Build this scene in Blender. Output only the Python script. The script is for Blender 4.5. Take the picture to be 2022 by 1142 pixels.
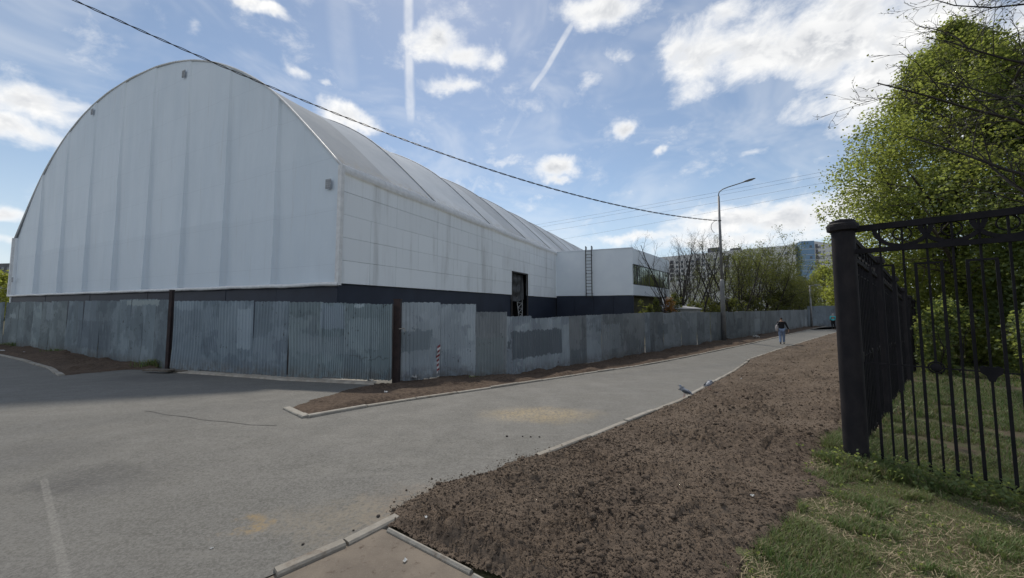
import bpy, bmesh, math, random
import numpy as np
from mathutils import Vector, Matrix, noise as mnoise
R = math.radians
for o in list(bpy.data.objects): bpy.data.objects.remove(o)
S = bpy.context.scene
COL = S.collection
random.seed(7); rng = np.random.default_rng(7)

# ------------------------------------------------------------------ camera
CAM_H = 1.6; F_PX = 750.0; HOR = 606.0; PITCH = R(4.0); CX = 1011.0
CY = HOR - F_PX * math.tan(PITCH)
cam_d = bpy.data.cameras.new('camera'); cam = bpy.data.objects.new('camera', cam_d); COL.objects.link(cam)
cam.location = (0, 0, CAM_H); cam.rotation_euler = (R(90) + PITCH, 0, 0)
cam_d.sensor_width = 36; cam_d.lens = 36 * F_PX / 2022
cam_d.shift_y = (CY - 571.0) / 2022
cam_d.clip_start = 0.05; cam_d.clip_end = 5000
S.camera = cam

# ------------------------------------------------------------------ light
SUN_AZ, SUN_EL = R(-10), R(48)
SUN_DIR = Vector((math.sin(SUN_AZ) * math.cos(SUN_EL), math.cos(SUN_AZ) * math.cos(SUN_EL), math.sin(SUN_EL)))
sd = bpy.data.lights.new('sun', 'SUN'); sun = bpy.data.objects.new('sun', sd); COL.objects.link(sun)
sd.energy = 2.3; sd.angle = R(4.0); sd.color = (1.0, 0.92, 0.80)
sun.rotation_euler = SUN_DIR.to_track_quat('Z', 'Y').to_euler()
S.view_settings.view_transform = 'Standard'; S.view_settings.look = 'None'
S.view_settings.gamma = 1.0; S.view_settings.exposure = 0.38
S.view_settings.use_curve_mapping = False

def ray(x, y):
    a = (x - CX) / F_PX; b = -(y - CY) / F_PX
    return Vector((a, math.cos(PITCH) - b * math.sin(PITCH), math.sin(PITCH) + b * math.cos(PITCH)))
def azel(x, y):
    d = ray(x, y).normalized(); return math.atan2(d.x, d.y), math.asin(d.z)

# ------------------------------------------------------------------ node helpers
class NT:
    def __init__(s, tree): s.t = tree; s.n = tree.nodes; s.l = tree.links
    def put(s, sock, v):
        if v is None: return
        if isinstance(v, bpy.types.NodeSocket): s.l.new(v, sock)
        else: sock.default_value = v
    def math(s, op, a, b=None, c=None, clamp=False):
        n = s.n.new('ShaderNodeMath'); n.operation = op; n.use_clamp = clamp
        s.put(n.inputs[0], a); s.put(n.inputs[1], b)
        if c is not None: s.put(n.inputs[2], c)
        return n.outputs[0]
    def vmath(s, op, a, b=None, scale=None):
        n = s.n.new('ShaderNodeVectorMath'); n.operation = op
        s.put(n.inputs[0], a); s.put(n.inputs[1], b)
        if scale is not None: s.put(n.inputs['Scale'], scale)
        return n.outputs['Value'] if op in ('DOT_PRODUCT', 'LENGTH', 'DISTANCE') else n.outputs[0]
    def noise(s, vec, scale, detail=4, rough=0.5, dist=0.0, col=False):
        n = s.n.new('ShaderNodeTexNoise'); s.put(n.inputs['Vector'], vec)
        n.inputs['Scale'].default_value = scale; n.inputs['Detail'].default_value = detail
        n.inputs['Roughness'].default_value = rough; n.inputs['Distortion'].default_value = dist
        return n.outputs['Color' if col else 'Fac']
    def vor(s, vec, scale, feature='F1', out='Distance'):
        n = s.n.new('ShaderNodeTexVoronoi'); n.feature = feature; s.put(n.inputs['Vector'], vec)
        n.inputs['Scale'].default_value = scale; return n.outputs[out]
    def smooth(s, v, a, b, lo=0.0, hi=1.0):
        n = s.n.new('ShaderNodeMapRange'); n.interpolation_type = 'SMOOTHSTEP'; s.put(n.inputs['Value'], v)
        for k, q in zip(('From Min', 'From Max', 'To Min', 'To Max'), (a, b, lo, hi)): s.put(n.inputs[k], q)
        return n.outputs[0]
    def mix(s, f, a, b, mode='MIX'):
        n = s.n.new('ShaderNodeMix'); n.data_type = 'RGBA'; n.blend_type = mode
        s.put(n.inputs[0], f)
        for k, v in ((6, a), (7, b)):
            if isinstance(v, tuple) and len(v) == 3: v = (*v, 1)
            s.put(n.inputs[k], v)
        return n.outputs[2]
    def mapping(s, vec, sc=(1, 1, 1), rot=(0, 0, 0), loc=(0, 0, 0)):
        n = s.n.new('ShaderNodeMapping'); s.put(n.inputs[0], vec)
        n.inputs['Scale'].default_value = sc; n.inputs['Rotation'].default_value = rot; n.inputs['Location'].default_value = loc
        return n.outputs[0]
    def sep(s, v):
        n = s.n.new('ShaderNodeSeparateXYZ'); s.put(n.inputs[0], v); return n.outputs
    def comb(s, x, y, z):
        n = s.n.new('ShaderNodeCombineXYZ')
        for k, v in enumerate((x, y, z)): s.put(n.inputs[k], v)
        return n.outputs[0]
    def bump(s, h, strength, dist=0.02):
        n = s.n.new('ShaderNodeBump'); n.inputs['Strength'].default_value = strength
        n.inputs['Distance'].default_value = dist; s.put(n.inputs['Height'], h); return n.outputs[0]

# ------------------------------------------------------------------ sky
W = bpy.data.worlds.new('World'); S.world = W; W.use_nodes = True
t = NT(W.node_tree); t.n.clear()
sky = t.n.new('ShaderNodeTexSky'); sky.sky_type = 'NISHITA'; sky.sun_disc = False
sky.sun_elevation = SUN_EL; sky.sun_rotation = SUN_AZ; sky.altitude = 150
sky.air_density = 1.0; sky.dust_density = 0.15; sky.ozone_density = 1.6
gen = t.n.new('ShaderNodeTexCoord').outputs['Generated']
dirv = t.vmath('NORMALIZE', gen)
dx, dy, dz = t.sep(dirv)
az = t.math('ARCTAN2', dx, dy); el = t.math('ARCSINE', dz)
wob = t.noise(dirv, 9.0, 4, 0.6, col=True)
wob = t.vmath('SUBTRACT', wob, (0.5, 0.5, 0.5))
wx, wy, wz = t.sep(wob)
azw = t.math('MULTIPLY_ADD', wx, 0.10, az); elw = t.math('MULTIPLY_ADD', wy, 0.08, el)
avec = t.comb(azw, elw, 0.0)
def blob(px, py, rx, ry, amp):
    a0, e0 = azel(px, py); ra = abs(azel(px + rx, py)[0] - a0); re = abs(azel(px, py - ry)[1] - e0)
    n = t.n.new('ShaderNodeVectorMath'); n.operation = 'MULTIPLY_ADD'; t.l.new(avec, n.inputs[0])
    n.inputs[1].default_value = (1 / ra, 1 / re, 0); n.inputs[2].default_value = (-a0 / ra, -e0 / re, 0)
    return t.smooth(t.vmath('LENGTH', n.outputs[0]), 2.0, 0.0, 0.0, amp)
BLOBS = [(1375,105,80,66,1.05),(1490,100,120,80,1.1),(1600,210,90,34,.85),(1690,235,80,34,.85),(1640,70,150,90,1.2),(1720,170,120,75,1.1),(1830,60,160,110,1.2),(1950,170,120,120,1.0),(1370,175,60,35,.8),(1420,30,90,40,.8),
         (2100,60,200,140,1.0),(1790,-90,300,90,1.0),
         (850,92,62,34,1.0),(915,118,60,26,.95),(880,172,62,20,.95),(975,128,26,16,.7),
         (1190,12,95,38,1.05),(1235,257,22,17,.95),(1105,330,42,24,.95),(1110,356,24,9,.8),(1082,384,36,8,.6),
         (1430,430,120,34,1.05),(1570,425,130,38,1.1),(1690,400,90,40,1.1),(1260,467,85,13,.95),(1480,470,260,20,.9),(1640,300,60,12,.5),
         (70,215,110,38,1.0),(40,265,130,26,.95),(150,225,60,22,.8),(0,425,70,12,.9),(0,480,60,14,.7),(690,230,58,24,1.0),(520,12,46,15,1.0),(585,150,36,14,.62),(640,175,18,9,.7),
         (1225,100,42,20,.62),(1170,150,28,22,.55),(1306,305,16,9,.75),(1490,302,34,10,.7),(980,318,46,10,.6),(375,45,18,26,.5)]
acc = None
for b in BLOBS:
    v = blob(*b); acc = v if acc is None else t.math('SMOOTH_MAX', acc, v, 0.3)
# fair-weather cloud carried on out of view, its cover thickened to lift ambient light
low = t.noise(t.mapping(dirv, (1, 1, 2.0)), 2.6, 3, 0.5)
rest = t.math('MULTIPLY', t.smooth(low, 0.44, 0.62), t.smooth(dy, 0.42, 0.12))
acc = t.math('MAXIMUM', acc, rest)
cvec = t.mapping(dirv, (1, 1, 1.5))
fine = t.noise(cvec, 11.0, 7, 0.64, 0.25)
fine_up = t.noise(t.vmath('ADD', cvec, (-0.004, 0.0, 0.022)), 11.0, 4, 0.60, 0.25)
dens = t.math('ADD', acc, t.math('MULTIPLY', t.math('SUBTRACT', fine, 0.5), 1.6))
mask = t.smooth(dens, 0.22, 1.02)
thick = t.smooth(dens, 0.62, 1.3)
# contrails
def trail(p, q, wpx, amp):
    (a0, e0), (a1, e1) = azel(*p), azel(*q); L = math.hypot(a1 - a0, e1 - e0); ux, uy = (a1 - a0) / L, (e1 - e0) / L
    w = wpx / F_PX * 0.85
    azt = t.math('MULTIPLY_ADD', wx, 0.012, az); elt = t.math('MULTIPLY_ADD', wy, 0.012, el)
    x = t.math('SUBTRACT', azt, a0); y = t.math('SUBTRACT', elt, e0)
    s_ = t.math('ADD', t.math('MULTIPLY', x, ux), t.math('MULTIPLY', y, uy)); d_ = t.math('SUBTRACT', t.math('MULTIPLY', x, uy), t.math('MULTIPLY', y, ux))
    d_ = t.math('ABSOLUTE', d_)
    m = t.math('MULTIPLY', t.smooth(d_, w, w * 0.25), t.math('MULTIPLY', t.smooth(s_, -0.02, 0.03), t.smooth(s_, L, L * 0.86)))
    return t.math('MULTIPLY', t.math('MULTIPLY', m, amp), t.smooth(fine, 0.3, 0.6, 0.55, 1.0))
tr = trail((806, -60), (810, 255), 15, 0.55)
for a in (((1140, 30), (1042, 186), 9, .5), ((1030, 225), (1000, 280), 9, .16), ((660, -60), (690, 190), 34, .13), ((945, 345), (930, 385), 6, .2)):
    tr = t.math('MAXIMUM', tr, trail(*a))
veil = t.math('MULTIPLY', t.smooth(t.noise(t.mapping(dirv, (1, 1, 2.4)), 3.4, 4, 0.65, 0.6), 0.42, 0.78), 0.30)
mask = t.math('MAXIMUM', mask, t.math('MAXIMUM', tr, veil))
CLOUD_LIT = (8.0, 8.0, 7.95); CLOUD_DARK = (3.7, 3.95, 4.4)
relief = t.smooth(t.math('SUBTRACT', fine_up, fine), -0.10, 0.12)
shade = t.math('MULTIPLY', thick, t.math('MULTIPLY_ADD', relief, 0.75, t.smooth(t.noise(cvec, 5.0, 3, 0.6), 0.40, 0.66, 0.0, 0.4)), None, True)
ccol = t.mix(shade, CLOUD_LIT, CLOUD_DARK)
hz = t.smooth(el, 0.34, -0.02)
skyc = t.mix(1.0, t.mix(0.14, sky.outputs[0], (4.2, 4.6, 5.0)), (0.935, 0.915, 0.88), 'MULTIPLY')
skyc = t.mix(t.math('MULTIPLY', hz, 0.75), skyc, (5.0, 5.9, 6.9))
fin = t.mix(mask, skyc, ccol)
bg = t.n.new('ShaderNodeBackground'); t.l.new(fin, bg.inputs[0]); bg.inputs[1].default_value = 0.098
W.cycles.sampling_method = 'MANUAL'; W.cycles.sample_map_resolution = 512
wo = t.n.new('ShaderNodeOutputWorld'); t.l.new(bg.outputs[0], wo.inputs[0])
# ------------------------------------------------------------------ ground shape and geometry helpers
def zg(Y):
    u = min(max((Y - 3) / 13, 0), 1); return -0.65 * u * u * (3 - 2 * u)
def G(x, y):
    d = ray(x, y); k = 0.2
    while CAM_H + d.z * k > zg(d.y * k) and k < 400: k += 0.02
    return Vector((d.x * k, d.y * k, zg(d.y * k)))
def at_y(x, y, Y):
    d = ray(x, y); k = Y / d.y; return Vector((d.x * k, Y, CAM_H + d.z * k))
YCUTS = [2.0 + 0.4 * k for k in range(40)]
WL = {}
def empty(name, loc, label=None, cat=None, group=None, kind=None):
    o = bpy.data.objects.new(name, None); COL.objects.link(o); o.location = loc; o.empty_display_size = 0.2
    WL[o.name] = Vector(loc); tag(o, label, cat, group, kind); return o
def tag(o, label=None, cat=None, group=None, kind=None):
    for k, v in (('label', label), ('category', cat), ('group', group), ('kind', kind)):
        if v: o[k] = v
    return o
def link(name, me, mat=None, parent=None, loc=(0, 0, 0), rot=None, scale=None):
    """loc is a world position; children are stored relative to their (unrotated) parents"""
    o = bpy.data.objects.new(name, me); COL.objects.link(o)
    if mat is not None and not me.materials: me.materials.append(mat)
    WL[o.name] = Vector(loc)
    if parent is not None:
        o.parent = parent; o.location = Vector(loc) - WL[parent.name]
    else: o.location = loc
    if rot is not None: o.rotation_euler = rot
    if scale is not None: o.scale = scale
    return o
class MB:
    def __init__(s): s.v = []; s.f = []
    def add(s, vs, fs):
        b = len(s.v); s.v.extend([tuple(q) for q in vs]); s.f.extend([tuple(b + i for i in q) for q in fs])
    def box(s, c, size, ax=None):
        c = Vector(c); X, Y, Z = ax if ax else (Vector((1, 0, 0)), Vector((0, 1, 0)), Vector((0, 0, 1)))
        h = [q / 2 for q in size]; vs = []
        for k in (-1, 1):
            for j in (-1, 1):
                for i in (-1, 1): vs.append(c + X * (i * h[0]) + Y * (j * h[1]) + Z * (k * h[2]))
        s.add(vs, [(0, 2, 3, 1), (4, 5, 7, 6), (0, 1, 5, 4), (2, 6, 7, 3), (0, 4, 6, 2), (1, 3, 7, 5)])
    def bar(s, a, b, w, h=None, up=(0, 0, 1)):
        a = Vector(a); b = Vector(b); Y = (b - a); L = Y.length; Y.normalize(); up = Vector(up)
        X = Y.cross(up)
        if X.length < 1e-3: X = Y.cross(Vector((1, 0, 0)))
        X.normalize(); Z = X.cross(Y); s.box((a + b) / 2, (w, L, h or w), (X, Y, Z))
    def tube(s, pts, rad, n=6, cap=True, closed=False):
        pts = [Vector(p) for p in pts]; m = len(pts); rad = rad if isinstance(rad, (list, tuple)) else [rad] * m
        b = len(s.v); ref = None
        for i, p in enumerate(pts):
            if closed: d = pts[(i + 1) % m] - pts[i - 1]
            else: d = pts[min(i + 1, m - 1)] - pts[max(i - 1, 0)]
            if d.length < 1e-9: d = Vector((0, 0, 1))
            d.normalize()
            if ref is None: ref = d.orthogonal()
            u = ref - d * ref.dot(d)
            if u.length < 1e-4: u = d.orthogonal()
            u.normalize(); ref = u; w = d.cross(u)
            for k in range(n):
                a = 2 * math.pi * k / n; q = p + (u * math.cos(a) + w * math.sin(a)) * rad[i]; s.v.append(tuple(q))
        for i in range(m if closed else m - 1):
            j = (i + 1) % m
            for k in range(n): s.f.append((b + i * n + k, b + i * n + (k + 1) % n, b + j * n + (k + 1) % n, b + j * n + k))
        if cap and not closed:
            s.f.append(tuple(b + k for k in range(n))[::-1]); s.f.append(tuple(b + (m - 1) * n + k for k in range(n)))
    def lathe(s, c, prof, n=16):
        c = Vector(c); b = len(s.v)
        for r, z in prof:
            for k in range(n):
                a = 2 * math.pi * k / n; s.v.append((c.x + r * math.cos(a), c.y + r * math.sin(a), c.z + z))
        for i in range(len(prof) - 1):
            for k in range(n): s.f.append((b + i * n + k, b + i * n + (k + 1) % n, b + (i + 1) * n + (k + 1) % n, b + (i + 1) * n + k))
        s.f.append(tuple(b + k for k in range(n))[::-1]); s.f.append(tuple(b + (len(prof) - 1) * n + k for k in range(n)))
    def grid(s, fn, nu, nv):
        b = len(s.v)
        for i in range(nu + 1):
            for j in range(nv + 1): s.v.append(tuple(fn(i / nu, j / nv)))
        for i in range(nu):
            for j in range(nv):
                q = b + i * (nv + 1) + j; s.f.append((q, q + nv + 1, q + nv + 2, q + 1))
    def mesh(s, name, org=(0, 0, 0), smooth=False):
        org = Vector(org); me = bpy.data.meshes.new(name)
        me.from_pydata([(x - org.x, y - org.y, z - org.z) for x, y, z in s.v], [], s.f); me.update()
        if smooth: me.polygons.foreach_set('use_smooth', [True] * len(me.polygons))
        return me
    def build(s, name, mat, parent=None, org=None, smooth=False, label=None, cat=None, group=None, kind=None):
        if org is None: org = WL[parent.name] if parent is not None else (0, 0, 0)
        o = link(name, s.mesh(name, org, smooth), mat, parent, org); tag(o, label, cat, group, kind); return o
def np_mesh(name, verts, faces, smooth=False):
    """fast mesh from arrays; faces all of one size"""
    verts = np.asarray(verts, dtype=np.float32); faces = np.asarray(faces, dtype=np.int32); k = faces.shape[1]
    me = bpy.data.meshes.new(name); me.vertices.add(len(verts)); me.vertices.foreach_set('co', verts.ravel())
    me.loops.add(faces.size); me.loops.foreach_set('vertex_index', faces.ravel())
    me.polygons.add(len(faces)); me.polygons.foreach_set('loop_start', np.arange(0, faces.size, k, dtype=np.int32))
    me.polygons.foreach_set('loop_total', np.full(len(faces), k, dtype=np.int32))
    if smooth: me.polygons.foreach_set('use_smooth', np.ones(len(faces), dtype=bool))
    me.update(calc_edges=True); me.validate(); return me
def sheet(name, poly, dz, mat, kind='structure', extra=None, parent=None):
    """flat polygon laid on the sloping ground, cut where the slope bends"""
    bm = bmesh.new(); vs = [bm.verts.new((p[0], p[1], 0)) for p in poly]; f = bm.faces.new(vs)
    bm.normal_update()
    if f.normal.z < 0: f.normal_flip()
    bmesh.ops.triangulate(bm, faces=bm.faces[:])
    for y in YCUTS:
        bmesh.ops.bisect_plane(bm, geom=bm.verts[:] + bm.edges[:] + bm.faces[:], plane_co=(0, y, 0), plane_no=(0, 1, 0))
    for v in bm.verts: v.co.z = zg(v.co.y) + dz + (extra(v.co.x, v.co.y) if extra else 0)
    me = bpy.data.meshes.new(name); bm.to_mesh(me); bm.free()
    o = link(name, me, mat, parent); tag(o, kind=kind); return o
def resample(pts, step):
    pts = [Vector(p) for p in pts]; out = [pts[0].copy()]; acc = 0.0
    for a, b in zip(pts, pts[1:]):
        L = (b - a).length; d = step - acc
        while d <= L: out.append(a.lerp(b, d / L)); d += step
        acc = L - (d - step)
    out.append(pts[-1].copy()); return out
def fbm(x, y, octv=4, lac=2.0, gain=0.5, seed=0):
    """vectorised value noise"""
    tot = np.zeros_like(x); amp = 1.0
    for o in range(octv):
        xi = np.floor(x).astype(np.int64); yi = np.floor(y).astype(np.int64); fx = x - xi; fy = y - yi
        fx = fx * fx * (3 - 2 * fx); fy = fy * fy * (3 - 2 * fy)
        def h(i, j):
            n = (i * 374761393 + j * 668265263 + (seed + o) * 974711) & 0x7fffffff
            n = ((n ^ (n >> 13)) * 1274126177) & 0x7fffffff; return ((n ^ (n >> 16)) & 0xffff) / 65535.0
        v = (h(xi, yi) * (1 - fx) + h(xi + 1, yi) * fx) * (1 - fy) + (h(xi, yi + 1) * (1 - fx) + h(xi + 1, yi + 1) * fx) * fy
        tot += amp * (v - 0.5); amp *= gain; x = x * lac + 17.3; y = y * lac + 9.1
    return tot
def inpoly(x, y, poly):
    ins = np.zeros(x.shape, dtype=bool); n = len(poly); j = n - 1
    for i in range(n):
        xi, yi = poly[i][0], poly[i][1]; xj, yj = poly[j][0], poly[j][1]
        if yi != yj:
            c = ((yi > y) != (yj > y)) & (x < (xj - xi) * (y - yi) / (yj - yi) + xi); ins ^= c
        j = i
    return ins
def edge_dist(x, y, line):
    d = np.full(x.shape, 1e9)
    for a, b in zip(line, line[1:]):
        if a is None or b is None: continue
        ax, ay, bx, by = a[0], a[1], b[0], b[1]; L2 = (bx - ax) ** 2 + (by - ay) ** 2 + 1e-12
        k = np.clip(((x - ax) * (bx - ax) + (y - ay) * (by - ay)) / L2, 0, 1)
        d = np.minimum(d, np.hypot(x - ax - k * (bx - ax), y - ay - k * (by - ay)))
    return d

# ------------------------------------------------------------------ materials
MATS = {}
def new_mat(name):
    m = bpy.data.materials.new(name); m.use_nodes = True; t = NT(m.node_tree)
    b = t.n['Principled BSDF']; MATS[name] = m; return m, t, b
def coords(t, which='Object'):
    return t.n.new('ShaderNodeTexCoord').outputs[which]
def wpos(t):
    return t.n.new('ShaderNodeNewGeometry').outputs['Position']
def M(name, c1, c2=None, rough=0.7, scale=3.0, detail=5, bump=0.0, bscale=30, metal=0.0, world=True, lo=0.35, hi=0.65, spec=0.4, rand=0.0, bdist=0.01):
    m, t, b = new_mat(name); v = wpos(t) if world else coords(t)
    c = t.mix(t.smooth(t.noise(v, scale, detail, 0.6), lo, hi), c1, c2 or c1)
    if rand:
        r = t.n.new('ShaderNodeObjectInfo').outputs['Random']
        k = t.math('MULTIPLY_ADD', r, 2 * rand, 1 - rand)
        c = t.mix(1.0, c, t.comb(k, k, k), 'MULTIPLY')
    t.put(b.inputs['Base Color'], c); b.inputs['Roughness'].default_value = rough
    b.inputs['Metallic'].default_value = metal; b.inputs['Specular IOR Level'].default_value = spec
    if bump: t.put(b.inputs['Normal'], t.bump(t.noise(v, bscale, 5, 0.6), bump, bdist))
    return m
# ------------------------------------------------------------------ ground, road, beds
def P(*pts): return [G(*p) for p in pts]
KERB_R = P((1061,904),(1145,871),(1229,836),(1308,805),(1352,787),(1413,752),(1479,710),(1545,688),(1655,655))
KERB_R.append(KERB_R[-1] + (KERB_R[-1] - KERB_R[-2]).normalized() * 18); KERB_R[-1].z = -0.65
KERB_L = P((605,826),(647,817),(771,797),(900,777.6),(991,764),(1160,738),(1229,728),(1365,704),(1479,679.6),(1545,664),(1600,651),(1632,644.5))
KERB_END = P((566,807),(605,826))
KERB_NEAR = P((541,1138),(667,1080),(741,1044),(800,1014),(921,960),(1000,928),(1061,904))
KERB_FARLEFT = P((0,702),(49.5,713),(99,728),(121,743))
dl = (KERB_FARLEFT[0] - KERB_FARLEFT[1]).normalized(); KERB_FARLEFT.insert(0, KERB_FARLEFT[0] + dl * 12)
FENCE_R = P((791,754),(865,746.5),(935,745),(997,742),(1090,730),(1124,724),(1160,717.6),(1272,700),(1360,684),(1433,671),(1535,656),(1596,645))
FENCE_G = P((334,731),(393,737),(494,744),(561,749),(568,749.5),(768,759))
FENCE_L = P((0,680),(124,695),(247,717),(332,729))
dl = (FENCE_L[0] - FENCE_L[1]).normalized(); FENCE_L.insert(0, FENCE_L[0] + dl * 9)
FENCE_X = [FENCE_R[-1].copy(), FENCE_R[-1] + Vector((22, 3.2, 0))]
POST = G(1692, 912)                                    # corner post of the iron fence
RUN = Vector((ray(1850, 606).x, ray(1850, 606).y, 0)).normalized()
SIDE = -Vector((ray(311, 606).x, ray(311, 606).y, 0)).normalized()

# road material: dusty asphalt with stains of sand, damp and tyre marks
m, t, b = new_mat('asphalt'); v = wpos(t)
c = t.mix(t.smooth(t.noise(v, 0.55, 6, 0.62, 0.6), 0.3, 0.72), (0.104, 0.101, 0.091), (0.138, 0.133, 0.119))
c = t.mix(t.smooth(t.noise(t.mapping(v, (0.35, 2.2, 1), (0, 0, R(-14))), 1.5, 6, 0.65, 0.5), 0.46, 0.72), c, (0.120, 0.116, 0.107))
c = t.mix(t.smooth(t.noise(t.mapping(v, (0.5, 3.4, 1), (0, 0, R(22))), 1.1, 5, 0.7, 0.8), 0.56, 0.78), c, (0.178, 0.171, 0.155))
c = t.mix(t.smooth(t.noise(v, 13, 5, 0.75), 0.40, 0.64), c, t.mix(0.30, c, (0.22, 0.215, 0.20)))
c = t.mix(t.smooth(t.noise(t.mapping(v, loc=(7, 3, 0)), 19, 5, 0.75), 0.44, 0.30), c, t.mix(0.35, c, (0.06, 0.059, 0.055)))
c = t.mix(t.smooth(t.noise(v, 42, 4, 0.75), 0.40, 0.64), c, t.mix(0.6, c, (0.225, 0.22, 0.205)))
c = t.mix(t.smooth(t.noise(v, 75, 3, 0.75), 0.46, 0.30), c, t.mix(0.7, c, (0.05, 0.049, 0.046)))
c = t.mix(t.smooth(t.noise(v, 240, 2, 0.7), 0.62, 0.76), c, (0.27, 0.265, 0.25))
c = t.mix(t.smooth(t.noise(v, 170, 2, 0.7), 0.36, 0.25), c, (0.06, 0.06, 0.058))
nz = t.vmath('SUBTRACT', t.noise(v, 3.0, 6, 0.7, col=True), (0.5, 0.5, 0.5))
vw = t.vmath('ADD', v, t.vmath('SCALE', nz, scale=0.9))
def stain(c, p, r, col, amt, sx=1.0, rot=0.0):
    d = t.vmath('SUBTRACT', vw, (p[0], p[1], p[2]))
    d = t.mapping(d, (1 / (r * sx), 1 / r, 0), (0, 0, rot)); q = t.vmath('LENGTH', d)
    return t.mix(t.math('MULTIPLY', t.smooth(q, 1.0, 0.25), t.math('MULTIPLY', t.smooth(t.noise(v, 26, 5, 0.75), 0.34, 0.62), amt)), c, col)
c = stain(c, G(1065, 818), 0.75, (0.34, 0.27, 0.16), 0.8, 1.6, R(-30))
c = stain(c, G(490, 1045), 0.16, (0.26, 0.19, 0.10), 0.9, 1.0)
c = stain(c, G(640, 1030), 0.35, (0.22, 0.19, 0.145), 0.6, 1.8)
c = stain(c, G(745, 1010), 0.30, (0.25, 0.22, 0.17), 0.6, 1.6)
c = stain(c, G(850, 1000), 0.55, (0.21, 0.17, 0.13), 0.8, 1.4)
c = stain(c, G(210, 940), 0.55, (0.085, 0.083, 0.08), 0.8, 1.5)
c = stain(c, G(120, 960), 0.30, (0.08, 0.078, 0.075), 0.8, 1.4)
c = stain(c, G(40, 900), 0.8, (0.10, 0.098, 0.093), 0.7, 1.5)
c = stain(c, G(330, 745), 1.6, (0.075, 0.072, 0.072), 0.7, 1.5)
_a, _c = G(86, 945), G(128, 1138); _d = (_c - _a).normalized(); _q = t.vmath('SUBTRACT', v, (_a.x, _a.y, 0.0))
_w = t.math('ADD', t.math('ABSOLUTE', t.vmath('DOT_PRODUCT', _q, (-_d.y, _d.x, 0.0))), t.math('MULTIPLY', t.math('SUBTRACT', t.noise(v, 25, 4, 0.7), 0.5), 0.03))
_s = t.vmath('DOT_PRODUCT', _q, tuple(_d)); _k = t.math('MULTIPLY', t.smooth(_w, 0.028, 0.016), t.math('MULTIPLY', t.smooth(_s, -0.03, 0.06), t.smooth(t.noise(v, 38, 5, 0.75), 0.36, 0.62)))
c = t.mix(t.math('MULTIPLY', _k, 0.55), c, (0.27, 0.262, 0.24))
t.put(b.inputs['Base Color'], c)
t.put(b.inputs['Roughness'], t.smooth(t.noise(v, 2.0, 4, 0.6), 0.3, 0.7, 0.74, 0.92)); b.inputs['Specular IOR Level'].default_value = 0.3
hgt = t.math('ADD', t.noise(v, 150, 3, 0.6), t.math('MULTIPLY', t.noise(v, 6, 4, 0.6), 2.0))
t.put(b.inputs['Normal'], t.bump(hgt, 0.35, 0.006))

# bare soil
def soil_mat(name, dk, lt):
    m, t, b = new_mat(name); v = wpos(t)
    c = t.mix(t.smooth(t.noise(v, 0.8, 5, 0.6), 0.35, 0.68), dk, lt)
    c = t.mix(t.smooth(t.noise(v, 14, 6, 0.7), 0.35, 0.66), c, t.mix(0.5, lt, (0.18, 0.135, 0.10)))
    c = t.mix(t.smooth(t.noise(v, 60, 4, 0.7), 0.6, 0.8), c, (0.055, 0.040, 0.031))
    c = t.mix(t.smooth(t.noise(v, 130, 2, 0.6), 0.69, 0.77), c, (0.24, 0.20, 0.165))
    t.put(b.inputs['Base Color'], c); b.inputs['Roughness'].default_value = 0.95; b.inputs['Specular IOR Level'].default_value = 0.15
    h = t.math('ADD', t.noise(v, 38, 6, 0.7), t.math('MULTIPLY', t.noise(v, 140, 3, 0.6), 0.4))
    t.put(b.inputs['Normal'], t.bump(h, 0.9, 0.018)); return m
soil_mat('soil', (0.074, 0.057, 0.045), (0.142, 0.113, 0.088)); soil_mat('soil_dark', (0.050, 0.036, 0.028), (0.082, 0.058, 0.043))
# concrete for kerbs and the worn path
m, t, b = new_mat('kerb_concrete'); v = wpos(t)
r = t.n.new('ShaderNodeObjectInfo').outputs['Random']
c = t.mix(t.smooth(t.noise(v, 9, 6, 0.65), 0.3, 0.7), (0.25, 0.235, 0.205), (0.36, 0.34, 0.30))
c = t.mix(t.math('MULTIPLY', r, 0.5), c, (0.21, 0.185, 0.15))
c = t.mix(t.smooth(t.noise(v, 3.2, 5, 0.7), 0.55, 0.72), c, (0.15, 0.115, 0.085))
t.put(b.inputs['Base Color'], c); b.inputs['Roughness'].default_value = 0.9
t.put(b.inputs['Normal'], t.bump(t.noise(v, 70, 5, 0.65), 0.5, 0.006))
m, t, b = new_mat('worn_pavement'); v = wpos(t)
c = t.mix(t.smooth(t.noise(v, 2.2, 6, 0.65), 0.3, 0.7), (0.135, 0.112, 0.090), (0.205, 0.172, 0.136))
c = t.mix(t.smooth(t.noise(v, 16, 5, 0.7), 0.56, 0.72), c, (0.085, 0.060, 0.045))
c = t.mix(t.smooth(t.noise(v, 190, 2, 0.7), 0.63, 0.74), c, (0.32, 0.29, 0.25))
t.put(b.inputs['Base Color'], c); b.inputs['Roughness'].default_value = 0.95
t.put(b.inputs['Normal'], t.bump(t.noise(v, 80, 5, 0.65), 0.5, 0.006))
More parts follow.
